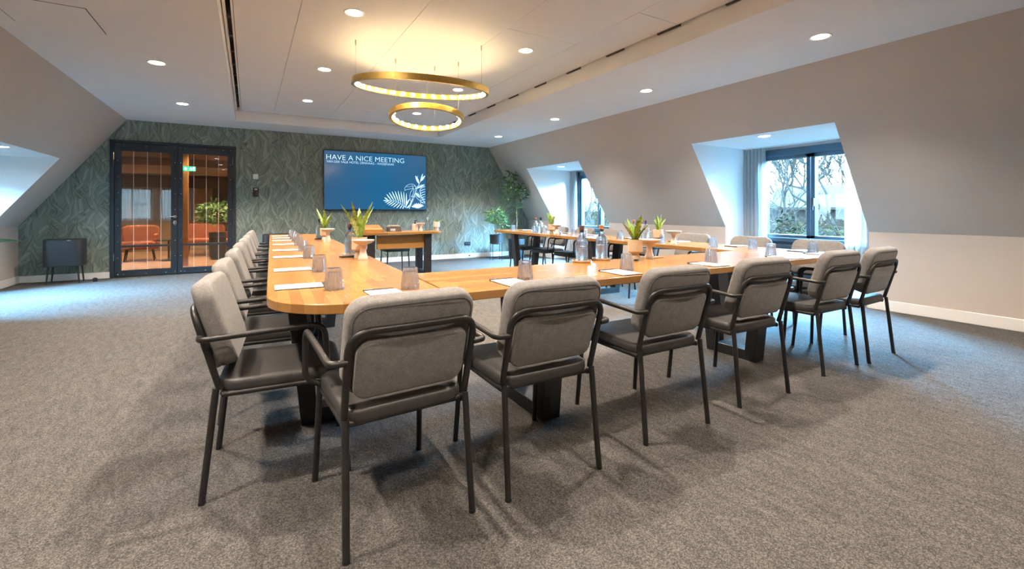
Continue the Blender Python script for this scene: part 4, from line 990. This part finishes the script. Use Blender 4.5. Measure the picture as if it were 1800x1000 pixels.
# lobby back wall with two windows
n_ = len(DR)+len(DL)+1
WX = [(-3.15, -2.28), (-2.12, -1.45)]; wz0, wz1 = .86, 1.72
m = MB(); m.box(LX0, WX[0][0], LYB, LYB+.15, 0, LZ); m.box(WX[0][1], WX[1][0], LYB, LYB+.15, 0, LZ); m.box(WX[1][1], LX1, LYB, LYB+.15, 0, LZ)
for a, b in WX: m.box(a, b, LYB, LYB+.15, 0, wz0); m.box(a, b, LYB, LYB+.15, wz1, LZ)
struct('wall_lobby_back', m.mesh('wall_lobby_back', 'lobbywall', False))
for k, (a, b) in enumerate(WX):
    portal('window_portal', ((a+b)/2, LYB+.2, (wz0+wz1)/2), (-PI/2, 0, 0), b-a, wz1-wz0)
    o = struct(f'window_{n_+k}', None, None, ((a+b)/2, LYB, 0)); hw_ = (b-a)/2
    f = MB()
    for q in ((-hw_, -hw_+.04, wz0, wz1), (hw_-.04, hw_, wz0, wz1), (-hw_, hw_, wz0, wz0+.04), (-hw_, hw_, wz1-.04, wz1), (-.015, .015, wz0, wz1), (-hw_, hw_, (wz0+wz1)/2-.012, (wz0+wz1)/2+.012)): f.box(q[0], q[1], .04, .10, q[2], q[3])
    link('window_frame', f.mesh('window_frame', 'trim', False), o)
    p = MB(); p.box(-hw_, hw_, .066, .072, wz0, wz1); link('glass_pane', p.mesh('glass_pane', 'pane', False), o)
def lobby_curtain(x0, x1, label):
    m = MB(); n = 64; vs = []
    for z in (wz0-.02, 1.3, wz1+.03):
        for i in range(n+1): t = i/n; vs.append((x0+(x1-x0)*t, LYB-.07+.025*math.sin(t*50), z))
    m.add(vs, [(j*(n+1)+i, j*(n+1)+i+1, (j+1)*(n+1)+i+1, (j+1)*(n+1)+i) for j in range(2) for i in range(n)]); me = m.flat('curtain', ['lobbycurtain'])
    for p in me.polygons: p.use_smooth = True
    solo('curtain', me, label, 'curtain')
lobby_curtain(-3.2, -2.25, 'sheer curtain at left lobby window seen through the glass door'); lobby_curtain(-2.14, -1.42, 'sheer curtain at right lobby window seen through the glass door')
m = MB(); m.box(-4.6, 1.1, 14.6, 14.9, 2.05, 2.22); m.box(-4.6, 1.1, 14.55, 14.95, 2.22, 2.26); solo('pelmet_beam', m.mesh('pelmet_beam', 'cream', True, 30, .01, 1), 'long pale beam under lobby ceiling seen through the door', 'beam')
m = MB(); m.box(-4.6, 1.1, 15.4, 15.59, 1.74, 2.05); solo('wall_panel', m.mesh('wall_panel', 'lobbydark', False), 'dark panel above the lobby windows', 'panel')
m = MB(); m.box(-.9, 1.0, 15.4, 15.59, 0, 1.74); solo('wall_panel', m.mesh('wall_panel', 'lobbydark', False), 'dark upright panel at right of the lobby windows', 'panel')
m = MB(); m.box(-.06, .06, -.05, .05, 0, LZ); solo('wooden_post', m.mesh('wooden_post', 'column', True, 30, .004, 1), 'honey-coloured wooden post just behind the right door leaf', 'post', (-1.12, 11.2, 0))
def armchair(x, y, rz, w, label):
    o = thing('lounge_chair', label, 'chair', (x, y, 0), rz, 'orange lounge chairs in the lobby')
    m = MB(); m.slab(w, .6, .16, .08, .04, Matrix.Translation((0, 0, .26))); link('seat', m.mesh('seat', 'orange', True, 50), o)
    m = MB(); m.slab(w, .46, .12, .12, .05, Matrix.Translation((0, -.24, .56)) @ Matrix.Rotation(PI/2+.2, 4, 'X'), None, 6); link('backrest', m.mesh('backrest', 'orange', True, 50), o)
    for s in (-1, 1):
        m = MB(); m.slab(.5, .26, .08, .07, .03, Matrix.Translation((s*(w/2-.02), 0, .46)) @ Matrix.Rotation(PI/2, 4, 'Z') @ Matrix.Rotation(PI/2, 4, 'X')); link('armrest', m.mesh('armrest', 'orange', True, 50), o)
        for t in (-1, 1):
            m = MB(); m.tube([(s*(w/2-.08), t*.22, 0), (s*(w/2-.12), t*.18, .27)], [.01, .016], 8); link('leg', m.mesh('leg', 'black'), o)
armchair(-2.10, 12.9, PI+.1, .68, 'rust orange lounge chair seen through left door leaf'); armchair(-1.02, 13.6, PI-.2, .85, 'rust orange lounge chair seen through right door leaf'); armchair(-.35, 13.1, PI-.8, .7, 'rust orange lounge chair behind the right door edge')
bt = thing('lobby_table', 'dark round side table between the lobby chairs', 'table', (-1.55, 12.6, 0)); m = MB(); m.lathe([(.22, .44), (.22, .46)], 24); link('tabletop', m.mesh('tabletop', 'black'), bt)
m = MB(); m.lathe([(.16, 0), (.16, .012), (.02, .02), (.02, .44)], 16); link('pedestal', m.mesh('pedestal', 'black'), bt)
pl = thing('lobby_plant', 'leafy green plant in dark pot in lobby behind right door leaf', 'plant', (-.62, 12.3, 0)); planter(pl, .17, .62)
tag(link('foliage', leafy((-.05, 0, 1.08), (.33, .25, .28), 260, .14, .03, 31, 'leafmid').flat('foliage', ['leafmid']), pl), kind='stuff')
m = MB(); m.tube([(0, 0, .55), (.02, 0, 1.1)], .012, 6); link('stem', m.mesh('stem', 'bark'), pl)
ex = thing('exit_sign', 'small green lit emergency exit sign hanging behind right door leaf', 'sign', (-1.02, 10.9, 1.93))
m = MB(); m.box(-.105, .105, -.02, .02, -.045, .045); link('sign_box', m.mesh('sign_box', 'exit', True, 30, .004, 1), ex)
m = MB()
def px_(p): m.add([(x, -.0212, z) for x, z in p], [tuple(range(len(p)))])
px_([(-.085, -.01), (-.055, .03), (-.025, -.01), (-.042, -.01), (-.042, -.032), (-.068, -.032), (-.068, -.01)])
px_([(.06, -.034), (.092, -.034), (.092, .034), (.06, .034)]); px_([(.022, .02), (.034, .02), (.034, .033), (.022, .033)])
px_([(.005, -.005), (.02, .016), (.036, .014), (.05, .0), (.045, -.005), (.034, .004), (.036, -.012), (.05, -.03), (.042, -.034), (.028, -.014), (.014, -.03), (.004, -.028), (.02, -.008), (.018, .004), (.01, -.008)])
link('pictogram', m.flat('pictogram', ['exitw']), ex)
m = MB(); m.box(-.004, .004, -.004, .004, .045, LZ-1.93); link('hanger', m.mesh('hanger', 'chrome', False), ex)
for k, (x, y) in enumerate(((-2.6, 11.4), (-.6, 11.0), (-1.6, 13.0), (-.2, 13.4), (-3.0, 13.6), (.3, 11.6))): downlight(x, y, LZ, f'warm downlight in lobby ceiling, {ORD[k]} of the six beyond the door', 1.0, (1, .72, .45))

# ------------------------------------------------------------ outdoors
GZ = -3.2
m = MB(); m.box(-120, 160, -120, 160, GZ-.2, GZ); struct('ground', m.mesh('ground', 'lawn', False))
def tree_mesh(seed, H, lev=6, r0=.16, spread=.6):
    rng = random.Random(seed); m = MB()
    def grow(p, d, l, r, k):
        q = p+d*l; mid = p+d*l*.5+Vector((rng.gauss(0, .05), rng.gauss(0, .05), 0))*l
        m.tube([p, mid, q], [r, r*.85, r*.7], 5 if k < 3 else 3, caps=False)
        if k >= lev: return
        nb = 2 if k == 0 else rng.choice((2, 3, 3))
        for b in range(nb):
            ax = Vector((rng.gauss(0, 1), rng.gauss(0, 1), rng.gauss(0, .4))).normalized(); e = (d+ax*spread*rng.uniform(.6, 1.3)+Vector((0, 0, .12))).normalized()
            grow(q, e, l*rng.uniform(.62, .85), r*rng.uniform(.62, .76), k+1)
        if k >= 1 and rng.random() < .5: grow(mid, (d+Vector((rng.gauss(0, .8), rng.gauss(0, .8), .2))).normalized(), l*.6, r*.45, k+2)
    grow(Vector((0, 0, 0)), Vector((rng.gauss(0, .06), rng.gauss(0, .06), 1)).normalized(), H*.30, r0, 0); return m
kinds = [tree_mesh(3, 8.0, 6, .085, .6).mesh('branches', 'outbark'), tree_mesh(12, 8.6, 6, .115, .7).mesh('branches', 'outbark'), tree_mesh(21, 8, 6, .11, .5).mesh('branches', 'outbark')]
ivy = []
for k in range(2): ivy.append(leafy((0, 0, 2.6), (.55, .55, 2.4), 900, .16, .07, 50+k, 'ivy').flat('ivy', ['ivy']))
def tree(x, y, k, sc, rz, label, iv=False):
    o = thing('bare_tree', label, 'tree', (x, y, GZ), rz, 'bare trees outside'); o.scale = (sc, sc, sc)
    link('branches', kinds[k], o)
    if iv: tag(link('ivy', ivy[k % 2], o), kind='stuff')
tree(16.6, 9.12, 0, .92, .4, 'bare ivy-clad tree outside the wide window, left pane', True)
tree(17.5, 7.35, 1, 1.0, 2.2, 'large bare tree outside the wide window, right pane')
tree(30, 15.6, 2, 1.25, 1, 'bare tree beyond the pale roof, left of centre'); tree(31, 13.6, 0, 1.15, 3, 'bare tree beyond the pale roof, behind the window post'); tree(33, 18.2, 1, 1.2, 5, 'bare tree far behind the ivy-clad one')
tree(32, 12.0, 2, 1.2, 4, 'bare tree far beyond the right pane'); tree(19, 22.3, 1, 1.0, 1.3, 'bare tree outside the far right dormer window'); tree(28, 31, 0, 1.2, 2.6, 'bare tree far outside the far right dormer window'); tree(26, 33, 2, 1.1, .2, 'slim bare tree far outside the far right dormer window')
# scrub and hedge masses
def shrub(x, y, r, h, seed, mat, label, n=5200):
    o = solo('shrub', leafy((0, 0, h*.55), (r, r, h*.55), n, .17, .013, seed, mat, .0).flat('shrub', [mat]), label, 'shrub', (x, y, GZ), 0, 'winter shrubs outside'); return o
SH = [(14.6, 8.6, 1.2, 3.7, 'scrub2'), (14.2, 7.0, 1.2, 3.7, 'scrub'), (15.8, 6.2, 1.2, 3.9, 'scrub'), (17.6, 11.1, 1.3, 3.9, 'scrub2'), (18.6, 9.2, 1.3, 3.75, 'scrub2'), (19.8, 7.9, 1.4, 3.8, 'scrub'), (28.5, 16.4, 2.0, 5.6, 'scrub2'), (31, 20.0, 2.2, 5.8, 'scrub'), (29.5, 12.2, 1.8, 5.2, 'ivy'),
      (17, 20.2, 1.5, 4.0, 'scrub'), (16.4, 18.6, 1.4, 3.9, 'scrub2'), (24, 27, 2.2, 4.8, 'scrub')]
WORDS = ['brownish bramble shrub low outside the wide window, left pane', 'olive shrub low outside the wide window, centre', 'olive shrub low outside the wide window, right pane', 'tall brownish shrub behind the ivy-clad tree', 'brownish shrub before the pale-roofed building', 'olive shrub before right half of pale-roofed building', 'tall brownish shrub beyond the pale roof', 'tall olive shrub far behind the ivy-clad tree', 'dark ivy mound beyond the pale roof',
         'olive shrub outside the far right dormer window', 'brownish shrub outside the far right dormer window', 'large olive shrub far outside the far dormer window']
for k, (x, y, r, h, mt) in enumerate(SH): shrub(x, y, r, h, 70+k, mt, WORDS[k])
def far_house(x, y, rz, L, D, zw, zr_, label):
    o = thing('far_building', label, 'building', (x, y, GZ), rz)
    m = MB(); m.box(-L/2, L/2, -D/2, D/2, 0, zw); link('wall', m.mesh('wall', 'wall_out', False), o)
    m = MB(); m.add([(-L/2-.2, -D/2-.3, zw), (L/2+.2, -D/2-.3, zw), (L/2+.2, D/2+.3, zw), (-L/2-.2, D/2+.3, zw), (-L/2-.2, 0, zr_), (L/2+.2, 0, zr_)], [(0, 1, 5, 4), (1, 2, 5), (2, 3, 4, 5), (3, 0, 4), (3, 2, 1, 0)]); link('roof', m.mesh('roof', 'roof_out', False), o)
    m = MB(); m.box(-L/2-.25, L/2+.25, -D/2-.36, -D/2-.24, zw-.1, zw+.02); link('gutter', m.mesh('gutter', 'wall_out', False), o)
    m = MB(); m.box(-.5, .5, -D/2-.02, -D/2+.02, 0, 1.2); wmm = m.mesh('window', 'frame', False)
    for k in range(4): link('window', wmm, o, (-L/2+1+k*(L-2)/3, 0, 2.2))
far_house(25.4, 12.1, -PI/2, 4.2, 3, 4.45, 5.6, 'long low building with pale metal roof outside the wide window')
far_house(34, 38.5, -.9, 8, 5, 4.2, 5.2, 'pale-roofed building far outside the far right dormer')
